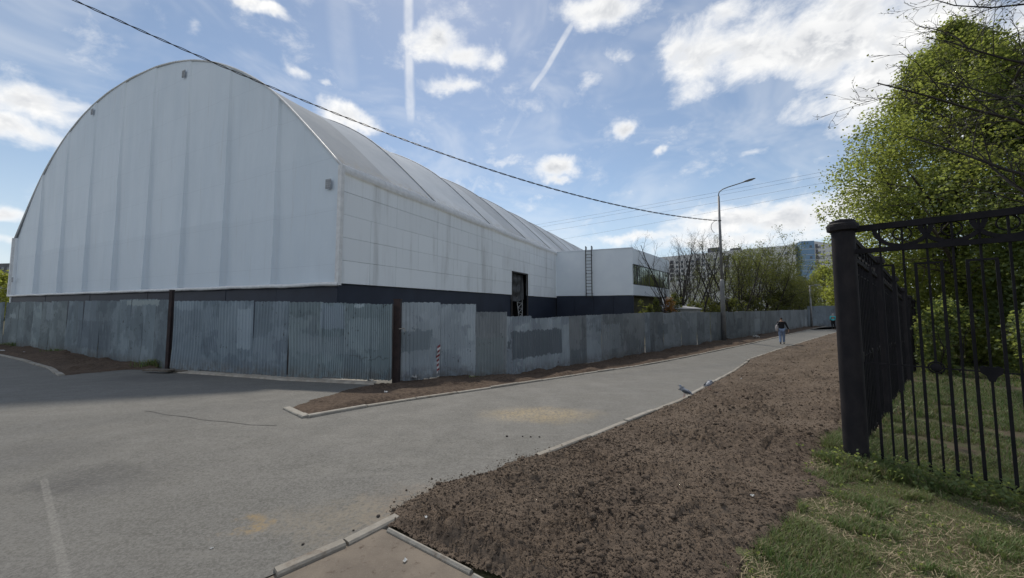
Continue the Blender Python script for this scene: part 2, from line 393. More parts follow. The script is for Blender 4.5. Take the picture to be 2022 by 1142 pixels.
# rough lawn: grass, bare earth and straw
m, t, b = new_mat('lawn'); v = wpos(t)
c = t.mix(t.smooth(t.noise(v, 1.3, 6, 0.65), 0.34, 0.62), (0.080, 0.098, 0.042), (0.112, 0.120, 0.060))
c = t.mix(t.smooth(t.noise(v, 2.4, 5, 0.7, 0.5), 0.40, 0.60), c, (0.125, 0.098, 0.070))
c = t.mix(t.smooth(t.noise(t.mapping(v, (1, 3.5, 1), (0, 0, 0.6)), 26, 5, 0.75), 0.48, 0.66), c, (0.19, 0.16, 0.105))
c = t.mix(t.smooth(t.noise(v, 45, 4, 0.7), 0.6, 0.72), c, (0.035, 0.03, 0.018))
t.put(b.inputs['Base Color'], c); b.inputs['Roughness'].default_value = 0.95; b.inputs['Specular IOR Level'].default_value = 0.15
t.put(b.inputs['Normal'], t.bump(t.noise(v, 40, 5, 0.7), 0.8, 0.02))

# one sheet of ground to the horizon
sheet('ground', [(-2500, -2500), (2500, -2500), (2500, 2500), (-2500, 2500)], -0.03, MATS['lawn'])
near_ext = KERB_NEAR[0] + (KERB_NEAR[0] - KERB_NEAR[1]).normalized() * 14
road_poly = [near_ext] + KERB_NEAR + KERB_R[1:] + [KERB_R[-1] + Vector((14, 4, 0)), FENCE_X[1]] + [p + Vector((-0.9, 0.9, 0)) for p in FENCE_R[::-1]] + [p + Vector((0.6, 1.6, 0)) for p in FENCE_G[::-1]] + [p + Vector((.3, 1.2, 0)) for p in FENCE_L[::-1]] + [Vector((-70, 44, 0)), Vector((-70, -30, 0))]
sheet('road', road_poly, 0.0, MATS['asphalt'])
pv_edge = P((766,1046),(808,1067),(875,1102),(938,1134)); pv_dir = (pv_edge[-1] - pv_edge[0]).normalized()
pv_edge.append(pv_edge[-1] + pv_dir * 5)
sheet('pavement', [near_ext + Vector((.05, -.05, 0))] + [p for p in KERB_NEAR[:3]] + [KERB_NEAR[2].lerp(pv_edge[0], 0.6)] + pv_edge + [Vector((6, -9, 0))], -0.006, MATS['worn_pavement'])
# old painted line, nearly worn away, and a tar joint
m, t, b = new_mat('worn_line_paint'); v = wpos(t)
c = t.mix(t.smooth(t.noise(v, 30, 6, 0.7), 0.4, 0.62), (0.145, 0.14, 0.128), (0.172, 0.167, 0.152))
t.put(b.inputs['Base Color'], c); b.inputs['Roughness'].default_value = 0.85
a, c2 = G(86, 945), G(128, 1138); d = (c2 - a).normalized(); n = Vector((-d.y, d.x, 0)) * 0.022; c2 = c2 + d * 0.8
M('tar', (0.085, 0.083, 0.078), (0.11, 0.107, 0.1), rough=0.8)
pts = resample(P((285,812),(330,819),(400,829),(480,838),(545,842)), 0.25); mb = MB()
for i, p in enumerate(pts):
    w = 0.008 + 0.005 * random.random(); nrm = Vector((0.2, 1, 0)).normalized() * w
    for q in (p + nrm, p - nrm): mb.v.append((q.x, q.y + 0.02 * math.sin(i * 1.7), zg(q.y) + 0.004))
    if i: k = 2 * i; mb.f.append((k - 2, k - 1, k + 1, k))
mb.build('tar_joint', MATS['tar'], kind='structure')

# kerb stones, each one its own piece
def kerb(name, line, w, h, label, step=1.0, skip=None, up=0.03):
    root = empty(name, line[0], label=label, kind='structure'); pts = resample(line, step)
    for i, (a, b_) in enumerate(zip(pts, pts[1:])):
        if (b_ - a).length < 0.12: continue
        d = (b_ - a); L = d.length; d.normalize(); g = min(0.012, L * 0.02); a2 = a + d * g; b2 = b_ - d * g
        jz = random.uniform(-0.008, 0.008); jx = random.uniform(-0.012, 0.012)
        X = Vector((d.y, -d.x, 0)).normalized(); mid = (a2 + b2) / 2 + X * jx
        mid.z = (zg(a2.y) + zg(b2.y)) / 2 + up - h / 2 + jz
        Z = X.cross(d).normalized(); mb = MB(); bv = 0.012
        # chamfered profile
        prof = [(-w/2, -h/2), (w/2, -h/2), (w/2, h/2 - bv), (w/2 - bv, h/2), (-w/2 + bv, h/2), (-w/2, h/2 - bv)]
        vs = [mid + d * (s * (L / 2 - g)) + X * px_ + Z * pz for s in (-1, 1) for px_, pz in prof]
        fs = [tuple(range(6))[::-1], tuple(range(6, 12))] + [(k, (k + 1) % 6, 6 + (k + 1) % 6, 6 + k) for k in range(6)]
        mb.add(vs, fs); mb.build('kerb_stone', MATS['kerb_concrete'], root, org=mid)
    return root
kerb('kerb', KERB_R, 0.085, 0.22, 'pale concrete kerb between path and wide soil bed', up=0.022)
kerb('kerb', KERB_L, 0.09, 0.22, 'thin pale kerb edging soil strip below the sheet fence', up=0.04)
kerb('kerb', KERB_END, 0.12, 0.22, 'short pale kerb closing the pointed soil strip', step=0.75, up=0.03)
kerb('kerb', KERB_NEAR[:4], 0.085, 0.2, 'grey kerb slabs in the near foreground beside bare pavement', step=0.42, up=0.014)
kerb('kerb', KERB_FARLEFT, 0.13, 0.22, 'pale kerb round the soil bed at far left', up=0.045)
kerb('kerb', pv_edge, 0.035, 0.15, 'narrow half buried edging between pavement and soil', step=0.8, up=0.012)

# soil beds with real clods
def soil_bed(name, poly, edge, mat, frame, du, dv, hmax, rise, amp, seed, soft=None):
    """poly in world xy; a grid in the frame (origin, e1, e2) kept where it lies inside the bed"""
    O, e1, e2 = frame
    P2 = np.array([[p[0], p[1]] for p in poly])
    U = (P2 - [O.x, O.y]) @ np.array([e1.x, e1.y]); V = (P2 - [O.x, O.y]) @ np.array([e2.x, e2.y])
    us = [U.min()]
    while us[-1] < U.max(): us.append(us[-1] + du(us[-1] - U.min()))
    vs = [V.min()]
    while vs[-1] < V.max(): vs.append(vs[-1] + dv(vs[-1] - V.min()))
    u, v = np.meshgrid(us, vs, indexing='ij'); x = O.x + u * e1.x + v * e2.x; y = O.y + u * e1.y + v * e2.y
    d = edge_dist(x, y, edge); ins = inpoly(x, y, poly)
    yy = np.clip((y - 3) / 13, 0, 1); base = -0.65 * yy * yy * (3 - 2 * yy)
    far = np.clip(1.15 - np.hypot(x, y) / 40, 0.35, 1)
    n = fbm(x * 1.1, y * 1.1, 3, seed=seed) * 0.15 + fbm(x * 5, y * 5, 3, seed=seed + 5) * 0.05 * amp
    r = fbm(x * 20, y * 20, 3, gain=0.65, seed=seed + 9); n2 = (np.abs(r) * 0.048 + np.abs(fbm(x * 41, y * 41, 2, seed=seed + 4)) * 0.03) * amp * far * np.clip(0.9 + 1.8 * fbm(x * 2.1, y * 2.1, 2, seed=seed + 2), 0.45, 1.7)
    k = np.clip(d / rise, 0, 1); k = k * k * (3 - 2 * k)
    z = base - 0.04 + (hmax + n + n2) * k + 0.016 * (1 - k)
    z = np.maximum(z, base + 0.004 + 0.02 * np.clip(n2, 0, 1))
    rag = 0.10 * np.clip(fbm(x * 2.3, y * 2.3, 4, gain=0.6, seed=seed + 3) + 0.28, 0, 1) * np.clip(2.2 - np.hypot(x, y) / 12, 0.3, 1); ins &= d > rag
    if soft is not None:
        ds = edge_dist(x, y, soft); kk = np.clip(ds / 0.75, 0, 1); zs_ = base - 0.115 + 0.12 * kk * kk * (3 - 2 * kk) + 0.16 * fbm(x * 2.6, y * 2.6, 4, gain=0.6, seed=seed + 8) * (1 - kk) + n2 * kk
        z = np.where(ds < 0.75, np.minimum(z, zs_ + 0.03), z)
    nu, nv = u.shape; idx = np.arange(nu * nv).reshape(nu, nv)
    q = np.stack([idx[:-1, :-1], idx[1:, :-1], idx[1:, 1:], idx[:-1, 1:]], -1).reshape(-1, 4)
    keep = ins.ravel()[q].all(1); q = q[keep]
    used = np.unique(q); remap = -np.ones(nu * nv, dtype=np.int64); remap[used] = np.arange(len(used))
    vv = np.stack([x, y, z], -1).reshape(-1, 3)[used]
    me = np_mesh(name, vv, remap[q], True); o = link(name, me, mat); tag(o, kind='structure')
    return vv
E1 = RUN; E2 = Vector((RUN.y, -RUN.x, 0))
soil_left = [p + Vector((-.10, .10, 0)) for p in P((790,1030),(815,1004),(857,988),(886,964),(921,957),(977,941),(1034,916))] + [KERB_R[0].lerp(KERB_R[1], .25) + E2 * -0.02] + [p + E2 * 0.0 for p in KERB_R[1:]]
far_end = KERB_R[-1] + E2 * 4.0
grass_edge = P((1700,890),(1685,915),(1690,945),(1700,985),(1690,1040),(1640,1090),(1580,1142)); 
fence_line = [POST + RUN * k for k in (44, 30, 15, 8, 4, 1.5, 0.6)]
soil_poly = soil_left + [far_end, fence_line[0]] + fence_line[1:] + grass_edge + [grass_edge[-1] + Vector((-.2, -1.2, 0)), pv_edge[-2] + Vector((0, -1.3, 0))] + [p + Vector((-.01, -.01, 0)) for p in pv_edge[-2::-1]]
SV = soil_bed('soil_bed', soil_poly, soil_left + [far_end] + fence_line[:-2] + [None] + pv_edge, MATS['soil'], (POST, E1, E2), lambda a: 0.014 + 0.006 * max(a - 2.5, 0), lambda a: 0.018, 0.075, 0.22, 1.0, 11, [POST + RUN * 2.5] + grass_edge + [grass_edge[-1] + Vector((-.2, -1.2, 0))])
strip_poly = P((568,805),(573,804),(622,787),(660,777),(697,766),(770,758)) + FENCE_R + [p + Vector((-0.05, 0.05, 0)) for p in KERB_L[::-1]]
strip_edge = P((568,805),(622,787),(660,777),(697,766),(770,758))
fl = (FENCE_R[-1] - FENCE_R[0]).normalized()
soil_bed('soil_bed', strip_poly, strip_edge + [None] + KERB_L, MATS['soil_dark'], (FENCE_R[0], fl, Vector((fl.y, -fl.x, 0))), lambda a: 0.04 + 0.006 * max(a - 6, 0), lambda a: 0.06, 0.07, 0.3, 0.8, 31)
left_poly = [p for p in KERB_FARLEFT] + P((126,742),(190,737),(247,731),(300,731),(331,731)) + FENCE_L[::-1][1:]
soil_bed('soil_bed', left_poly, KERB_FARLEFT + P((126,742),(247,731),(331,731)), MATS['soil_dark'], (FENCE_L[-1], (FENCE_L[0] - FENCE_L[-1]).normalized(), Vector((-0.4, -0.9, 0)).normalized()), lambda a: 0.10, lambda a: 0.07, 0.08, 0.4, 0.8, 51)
# ------------------------------------------------------------------ the arched sports hall
HC = Vector((-6.873, 15.0, 0)); HE1 = Vector((-0.9045, 0.4265, 0)).normalized(); HE2 = Vector((HE1.y, -HE1.x, 0))  # along gable / along side wall
Z0, ZB, ZE = -0.65, 2.53, 7.25; WID = 38.0; BAY = 6.44; NB = 10; LEN = BAY * NB
HALF = [(0, 7.25), (1.2, 8.42), (2.4, 9.55), (3.8, 10.85), (5.3, 12.05), (7, 13.1), (8.6, 13.92), (9.9, 14.48), (11.7, 15.1), (13.7, 15.57), (15.8, 15.88), (19, 16.03)]
PROF = HALF + [(WID - s, z) for s, z in HALF[-2::-1]]
PS = np.array([p[0] for p in PROF]); PZ = np.array([p[1] for p in PROF])
# smooth the outline a little
ss = np.linspace(0, WID, 153); zz = np.interp(ss, PS, PZ)
for _ in range(6): zz[1:-1] = (zz[:-2] + 2 * zz[1:-1] + zz[2:]) / 4
def ztop(s): return float(np.interp(s, ss, zz))
def HP(s, l, z): return HC + HE1 * s + HE2 * l + Vector((0, 0, z))
# materials
m, t, b = new_mat('gable_fabric'); v = wpos(t)
x, y, z = t.sep(v)
along = t.vmath('DOT_PRODUCT', t.vmath('SUBTRACT', v, tuple(HC)), tuple(HE1))
c = t.mix(t.smooth(t.noise(t.mapping(v, (0.5, 0.5, 0.12)), 1.4, 6, 0.65), 0.3, 0.7), (0.63, 0.71, 0.79), (0.69, 0.765, 0.84))
bayn = t.math('FLOOR', t.math('MULTIPLY', along, 1 / 4.05))
jit = t.math('FRACT', t.math('MULTIPLY', t.math('SINE', t.math('MULTIPLY', bayn, 12.9)), 437.5))
zl = t.math('MULTIPLY_ADD', jit, 0.25, 5.65); zj = t.math('SUBTRACT', z, zl)
c = t.mix(t.math('MULTIPLY', t.smooth(zj, 0.03, -0.03), t.math('MULTIPLY_ADD', jit, 0.35, 0.25)), c, (0.57, 0.645, 0.72))
zl2 = t.math('SUBTRACT', z, t.math('MULTIPLY_ADD', jit, 0.5, 8.0))
c = t.mix(t.math('MULTIPLY', t.smooth(zl2, 0.03, -0.03), t.math('MULTIPLY_ADD', jit, -0.25, 0.3)), c, (0.61, 0.69, 0.77))
seam = t.smooth(t.math('ABSOLUTE', t.math('SUBTRACT', t.math('FRACT', t.math('MULTIPLY', z, 1 / 2.2)), 0.5)), 0.008, 0.0)
c = t.mix(t.math('MULTIPLY', seam, 0.25), c, (0.36, 0.41, 0.48))
c = t.mix(t.math('MULTIPLY', t.smooth(t.noise(t.mapping(v, (3, 3, 0.15)), 1.6, 5, 0.7), 0.55, 0.75), 0.25), c, (0.47, 0.475, 0.47))
t.put(b.inputs['Base Color'], c); b.inputs['Roughness'].default_value = 0.55; b.inputs['Specular IOR Level'].default_value = 0.35
hgt = t.math('ADD', t.noise(t.mapping(v, (2.2, 2.2, 0.5)), 1.5, 6, 0.6), t.math('MULTIPLY', t.noise(v, 60, 3, 0.5), 0.06))
t.put(b.inputs['Normal'], t.bump(hgt, 0.35, 0.05))
m, t, b = new_mat('roof_fabric'); v = wpos(t)
r = t.n.new('ShaderNodeObjectInfo').outputs['Color']
c = t.mix(t.smooth(t.noise(t.mapping(v, (0.6, 0.6, 0.35)), 1.2, 6, 0.65), 0.3, 0.7), (0.36, 0.41, 0.465), (0.42, 0.465, 0.515))
c = t.mix(1.0, c, r, 'MULTIPLY')
zn = t.sep(v)[2]; lines = t.smooth(t.math('ABSOLUTE', t.math('SUBTRACT', t.math('FRACT', t.math('MULTIPLY', zn, 0.95)), 0.5)), 0.03, 0.0)
c = t.mix(t.math('MULTIPLY', lines, 0.10), c, (0.3, 0.31, 0.32))
c = t.mix(t.math('MULTIPLY', t.smooth(zn, 8.6, 7.2), t.smooth(t.noise(t.mapping(v, (2.5, 2.5, 0.3)), 1.3, 5, 0.7), 0.42, 0.66)), c, (0.27, 0.265, 0.25))
t.put(b.inputs['Base Color'], c); b.inputs['Roughness'].default_value = 0.9; b.inputs['Specular IOR Level'].default_value = 0.1
t.put(b.inputs['Normal'], t.bump(t.noise(v, 1.6, 5, 0.6), 0.25, 0.05))
m, t, b = new_mat('side_cladding'); v = wpos(t); rr = t.n.new('ShaderNodeObjectInfo').outputs['Random']
k = t.math('MULTIPLY_ADD', rr, 0.07, 0.95)
c = t.mix(1.0, (0.80, 0.84, 0.875), t.comb(k, k, k), 'MULTIPLY')
st = t.noise(t.mapping(v, (1.3, 1.3, 0.10)), 1.5, 5, 0.6); zc = t.sep(v)[2]
sm = t.math('MULTIPLY', t.smooth(st, 0.45, 0.72), t.smooth(t.noise(t.mapping(v, (0.55, 0.55, 0.25)), 0.9, 4, 0.6), 0.36, 0.58))
c = t.mix(t.math('MULTIPLY', sm, 0.55), c, (0.36, 0.37, 0.37))
st2 = t.noise(t.mapping(v, (9, 9, 0.25), loc=(3, 1, 0)), 1.3, 4, 0.6)
c = t.mix(t.math('MULTIPLY', t.smooth(st2, 0.55, 0.75), t.math('MULTIPLY', t.smooth(zc, 4.2, 7.2), 0.22)), c, (0.42, 0.42, 0.41))
t.put(b.inputs['Base Color'], c); b.inputs['Roughness'].default_value = 0.6
t.put(b.inputs['Normal'], t.bump(t.noise(t.mapping(v, (1, 1, 6)), 3, 3, 0.5), 0.08, 0.02))
M('hem_fabric', (0.72, 0.73, 0.74), (0.62, 0.63, 0.64), rough=0.5, scale=5, bump=0.3, bscale=6, bdist=0.03)
M('plinth_navy', (0.014, 0.020, 0.038), (0.020, 0.028, 0.050), rough=0.55, scale=0.8, bump=0.08, bscale=3)
M('seam_dark', (0.36, 0.38, 0.40), (0.46, 0.48, 0.49), rough=0.7)
M('vent_grey', (0.30, 0.32, 0.35), (0.40, 0.42, 0.45), rough=0.6, scale=8)
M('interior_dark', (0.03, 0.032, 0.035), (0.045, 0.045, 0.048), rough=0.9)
M('tarp', (0.030, 0.031, 0.034), (0.05, 0.052, 0.056), rough=0.45, scale=4)
M('dark_steel', (0.028, 0.028, 0.032), (0.05, 0.045, 0.042), rough=0.55, scale=6, metal=0.3)
M('rib_grey', (0.33, 0.34, 0.35), (0.42, 0.43, 0.44), rough=0.6)

hall = empty('sports_hall', HP(WID / 2, LEN / 2, Z0), 'huge white arched sports hall with fabric gable and dark base behind the sheet fence', 'building')
# gable: one stretched fabric bay between each pair of posts
bays = [0, 4.2, 8.15, 12.0, 15.9, 19.85, 24.0, 28.3, 32.9, WID]
for bi, (s0, s1) in enumerate(zip(bays, bays[1:])):
    mb = MB(); amp = random.uniform(0.05, 0.11)
    def fn(u, w, s0=s0, s1=s1, amp=amp, bi=bi):
        s = s0 + (s1 - s0) * u; zt = ztop(s); z = ZB + (zt - ZB) * w
        up = min(max((z - ZB) / 11.0, 0), 1)
        ramp = u / 0.98 if u < 0.98 else (1 - u) / 0.02
        bulge = (0.15 + 1.3 * amp) * ramp * (1 - 0.8 * up); fold = 0
        wr = mnoise.noise(Vector((s * 0.9, 3.7, z * 0.25))) * 0.045 + mnoise.noise(Vector((s * 2.6, 1, z * 0.9))) * 0.014
        edge = min(u, 1 - u) * (s1 - s0)
        if edge < 0.5: wr += 0.012 * math.sin(z * 6.5 + 4 * edge) * (1 - edge / 0.5) * (1 - up)
        return HP(s, bulge - fold + wr * (min(1, w * 8) * min(1, (1 - w) * 8)) - 0.03, z)
    mb.grid(fn, 50, 44)
    mb.build('gable_fabric_bay', MATS['gable_fabric'], hall, org=HP((s0 + s1) / 2, 0, ZB), smooth=True)
# hem along the bottom of the gable, edge piping along the arch, corner strips
mb = MB(); n = 120
def hem(u, w):
    s = -0.12 + (WID + 0.2) * u; a = w * 2 * math.pi
    r = 0.085 + 0.02 * mnoise.noise(Vector((s * 1.7, 0, 3)))
    return HP(s, -0.10 + math.cos(a) * 0.07 + 0.02 * mnoise.noise(Vector((s * 0.8, 2, 0))), ZB - 0.04 + math.sin(a) * r + 0.03 * mnoise.noise(Vector((s * 0.5, 0, 0))))
mb.grid(hem, n, 8); mb.build('hem', MATS['hem_fabric'], hall, org=HP(0, 0, ZB), smooth=True)
mb = MB(); mb.tube([HP(s, -0.02, ztop(s) + 0.03) for s in np.linspace(-0.02, WID, 90)], 0.05, 6); mb.build('arch_piping', MATS['hem_fabric'], hall, org=HP(0, 0, ZE), smooth=True)
for s in (-0.05, WID):
    mb = MB(); mb.box(HP(s, -0.06, (ZB + ZE) / 2 - 0.03), (0.20, 0.16, ZE - ZB + 0.1), (HE1, HE2, Vector((0, 0, 1)))); mb.build('corner_trim', MATS['hem_fabric'], hall, org=HP(s, 0, ZB))
for s, z in ((12.47, 14.48), (24.27, 14.98), (0.62, 6.59), (37.2, 3.78)):
    mb = MB(); mb.box(HP(s, -0.12, z), (0.30, 0.03, 0.40), (HE1, HE2, Vector((0, 0, 1))))
    for q in (-0.18, -0.06, 0.06, 0.18): mb.box(HP(s, -0.14, z + q * 0.75), (0.26, 0.02, 0.035), (HE1, HE2, Vector((0, 0, 1))))
    mb.build('vent', MATS['vent_grey'], hall, org=HP(s, 0, z))
# roof: fabric panels between the ribs
tint = [0.70, 0.88, 1.02, 0.98, 0.97, 0.80, 1.02, 0.92, 1.0, 0.84]
for i in range(NB * 2):
    l0, l1 = i * BAY / 2, (i + 1) * BAY / 2; mb = MB()
    def fn(u, w, l0=l0, l1=l1):
        l = l0 + (l1 - l0) * u; s = WID * w; q = (l / BAY) % 1.0; z = ztop(s)
        sag = 0.22 * math.sin(math.pi * q) ** 0.9 * math.sin(math.pi * w) ** 0.5 if 0 < w < 1 else 0
        e = 0.1; nz_ = ztop(min(s + e, WID)) - ztop(max(s - e, 0)); nn = Vector((-nz_, 0.2)).normalized()
        return HP(s - nn.x * sag, l, z - nn.y * sag)
    mb.grid(fn, 6, 56); o = mb.build('roof_panel', MATS['roof_fabric'], hall, org=HP(WID / 2, (l0 + l1) / 2, ZE), smooth=True)
    k = tint[i % 10] * random.uniform(0.97, 1.02); o.color = (k, k, k * 1.01, 1)
for i in range(1, NB + 1):
    mb = MB(); mb.tube([HP(s, i * BAY, ztop(s) + 0.01) for s in np.linspace(0, WID, 60)], 0.05, 5); mb.build('rib', MATS['rib_grey'], hall, org=HP(0, i * BAY, ZE), smooth=True)
# eave band with a sagging hem
mb = MB()
def band(u, w):
    l = LEN * u; q = (l / BAY) % 1; z = ZE + 0.12 - w * (0.34 + 0.05 * math.sin(q * math.pi)) + 0.03 * mnoise.noise(Vector((l * 0.8, 1, 1)))
    return HP(-0.10 - 0.05 * math.sin(math.pi * w) + 0.10 * (1 - w) * 0.6, l, z)
mb.grid(band, 160, 4); mb.build('eave_band', MATS['hem_fabric'], hall, org=HP(0, 0, ZE), smooth=True)
# side wall cladding panels: 5 courses, doorway left open
OP0, OP1 = 5 * BAY / 2, 6 * BAY / 2; CH = 0.936
SX = (HE2, HE1, Vector((0, 0, 1)))
for row in range(5):
    z0 = ZB + row * CH; step = BAY / 4 if row < 3 else BAY / 2; l = 0.0
    while l < 27.2:
        w = step
        if not (row < 2 and OP0 - 0.01 <= l < OP1 - 0.01):
            mb = MB(); mb.box((0, 0, 0), (w - 0.010, 0.08, CH - 0.011), SX)
            c = HP(0.04 + random.uniform(-0.006, 0.006), l + w / 2, z0 + CH / 2)
            link('cladding_panel', mb.mesh('cladding_panel'), MATS['side_cladding'], hall, c)
        l += w
mb = MB(); mb.box(HP(0.14, OP0 / 2 + 0.06, (ZB + ZE) / 2), (OP0 - 0.14, 0.06, ZE - ZB - 0.06), SX); mb.box(HP(0.14, (OP1 + 28) / 2, (ZB + ZE) / 2), (28 - OP1, 0.06, ZE - ZB - 0.06), SX)
mb.box(HP(0.14, (OP0 + OP1) / 2, (ZB + 2 * CH + ZE) / 2), (OP1 - OP0, 0.06, ZE - ZB - 2 * CH - 0.06), SX)
mb.build('wall_backing', MATS['seam_dark'], hall, org=HP(0, 0, ZB))
for a, c_ in ((0, OP0), (OP1, LEN)):
    mb = MB(); mb.box(HP(0.16, (a + c_) / 2 + 0.06, (Z0 + ZB) / 2), (c_ - a - 0.12, 0.10, ZB - Z0 - 0.02), SX); mb.build('plinth', MATS['plinth_navy'], hall, org=HP(0, a, Z0))
pw = WID / 10
for i in range(10):
    mb = MB(); mb.box(HP(0.1 + pw * (i + 0.5), 0.10 + 0.01 * (i % 2), (Z0 + ZB) / 2), (pw - 0.03, 0.10, ZB - Z0 - 0.02), (HE1, HE2, Vector((0, 0, 1)))); mb.build('plinth_panel', MATS['plinth_navy'], hall, org=HP(pw * i, 0, Z0))
mb = MB(); mb.box(HP(WID - 0.1, LEN / 2, (Z0 + ZE) / 2), (LEN, 0.2, ZE - Z0), SX)
mb.box(HP(0.2, (28 + LEN) / 2, (ZB + ZE) / 2), (LEN - 28, 0.16, ZE - ZB), SX); mb.build('rear_wall', MATS['side_cladding'], hall, org=HP(WID, LEN, Z0))
mb = MB(); N = 60
for i in range(N):
    s0, s1 = WID * i / N, WID * (i + 1) / N; b0 = len(mb.v)
    for s, z in ((s0, Z0), (s1, Z0), (s1, ztop(s1)), (s0, ztop(s0))): mb.v.append(tuple(HP(s, LEN - 0.05, z)))
    mb.f.append((b0, b0 + 1, b0 + 2, b0 + 3))
mb.build('end_wall', MATS['gable_fabric'], hall, org=HP(0, LEN, Z0))
# door frame and the dark room behind it
mb = MB(); mb.bar(HP(0.02, OP0 + 0.05, Z0), HP(0.02, OP0 + 0.05, ZB + 2 * CH), 0.10); mb.bar(HP(0.02, OP1 - 0.05, Z0), HP(0.02, OP1 - 0.05, ZB + 2 * CH), 0.10); mb.bar(HP(0.02, OP0 + 0.1, ZB + 2 * CH - 0.05), HP(0.02, OP1 - 0.1, ZB + 2 * CH - 0.05), 0.10)
mb.build('door_frame', MATS['dark_steel'], hall, org=HP(0, OP0, Z0))
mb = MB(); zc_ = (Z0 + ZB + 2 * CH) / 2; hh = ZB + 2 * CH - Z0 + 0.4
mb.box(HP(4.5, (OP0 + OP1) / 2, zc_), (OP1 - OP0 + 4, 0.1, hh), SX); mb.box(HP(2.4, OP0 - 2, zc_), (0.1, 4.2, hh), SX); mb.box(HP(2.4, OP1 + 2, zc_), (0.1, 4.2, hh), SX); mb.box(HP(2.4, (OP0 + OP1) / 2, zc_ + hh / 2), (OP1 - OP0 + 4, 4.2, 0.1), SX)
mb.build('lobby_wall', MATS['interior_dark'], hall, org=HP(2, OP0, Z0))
# tarp hung in the doorway and a lattice frame leaning beside it
mb = MB()
def tp(u, w):
    l = OP0 + 0.16 + (OP1 - OP0 - 0.42) * u; sagz = 0.18 * math.sin(math.pi * u) * (w - 0.5); fold = 0.07 * math.sin(u * 22 + 2 * w) * (0.3 + w) + 0.05 * math.sin(math.pi * u) * math.sin(w * 16 + 6 * abs(u - .5))
    return HP(0.35 + fold, l, ZB + 2 * CH - 0.12 - w * 2.05 - sagz - 0.12 * math.sin(u * 3.1) * w)
mb.grid(tp, 28, 20); o = mb.build('hanging_tarp', MATS['tarp'], None, org=HP(0.3, OP0, ZB), smooth=True, label='dark grey tarp hanging in folds across the hall side doorway', cat='tarp')
mb = MB(); a0, a1 = HP(0.45, OP1 - 1.35, 2.35), HP(0.45, OP1 - 0.55, -0.6); b0_, b1_ = HP(0.45, OP1 - 0.22, 2.6), HP(0.45, OP1 - 0.2, -0.6)
mb.tube([a0, a1], 0.045, 5); mb.tube([b0_, b1_], 0.045, 5)
for k in range(7):
    f0, f1 = k / 7, (k + 1) / 7; mb.tube([a0.lerp(a1, f0), b0_.lerp(b1_, (f0 + f1) / 2)], 0.028, 4); mb.tube([b0_.lerp(b1_, (f0 + f1) / 2), a0.lerp(a1, f1)], 0.028, 4)
mb.build('lattice_frame', MATS['rib_grey'], None, org=a1, label='grey steel lattice frame standing inside the hall side doorway', cat='truss')

# ------------------------------------------------------------------ low annex with ribbon window
M('annex_white', (0.73, 0.79, 0.86), (0.77, 0.83, 0.89), rough=0.55, scale=0.7, bump=0.03, bscale=2)
M('olive_wall', (0.075, 0.075, 0.042), (0.105, 0.10, 0.06), rough=0.8, scale=2)
m, t, b = new_mat('window_glass'); b.inputs['Base Color'].default_value = (0.05, 0.06, 0.055, 1); b.inputs['Roughness'].default_value = 0.06; b.inputs['Specular IOR Level'].default_value = 0.8; b.inputs['Metallic'].default_value = 0.9
b.inputs['Base Color'].default_value = (0.34, 0.38, 0.34, 1)
M('frame_black', (0.018, 0.018, 0.02), (0.026, 0.026, 0.028), rough=0.5)
AA = HP(0, 26.9, 0); Yc = AA.y - 0.213 * 15
AB = at_y(1250, 540, 36.2); AB.z = 0; AA = HP(0, 26.9, 0)
sd_ = Vector((ray(1585, 606).x, ray(1585, 606).y, 0)).normalized(); AC = AB + sd_ * 14.0; back = Vector((-sd_.y, sd_.x, 0))
ZT = at_y(1250, 490, AB.y).z; ZW = at_y(1250, 583, AB.y).z
annex = empty('annex_building', (AB.x, AB.y, Z0), 'low white annex with ribbon window joined to the arched hall', 'building')
f_dir = (AB - AA).normalized(); f_n = Vector((f_dir.y, -f_dir.x, 0)); fl_ = (AB - AA).length; UPV = Vector((0, 0, 1))
mb = MB(); mb.box((AA + AB) / 2 - f_n * 0.15 + UPV * ((ZT + ZW) / 2), (fl_, 0.3, ZT - ZW), (f_dir, f_n, UPV)); mb.build('front_wall', MATS['annex_white'], annex)
for k in range(4):
    f0, f1 = k / 4, (k + 1) / 4; mb = MB(); c = AA.lerp(AB, (f0 + f1) / 2); mb.box(c - f_n * 0.2 + UPV * ((ZW + Z0) / 2 - 0.01), (fl_ / 4 - 0.02, 0.3, ZW - Z0 - 0.03), (f_dir, f_n, UPV)); mb.build('plinth_panel', MATS['plinth_navy'], annex)
mb = MB(); mb.box((AA + AB) / 2 + f_n * 0.0 + UPV * (ZT + 0.04) - f_n * 0.14, (fl_ + 0.06, 0.36, 0.08), (f_dir, f_n, UPV)); mb.build('coping', MATS['annex_white'], annex)
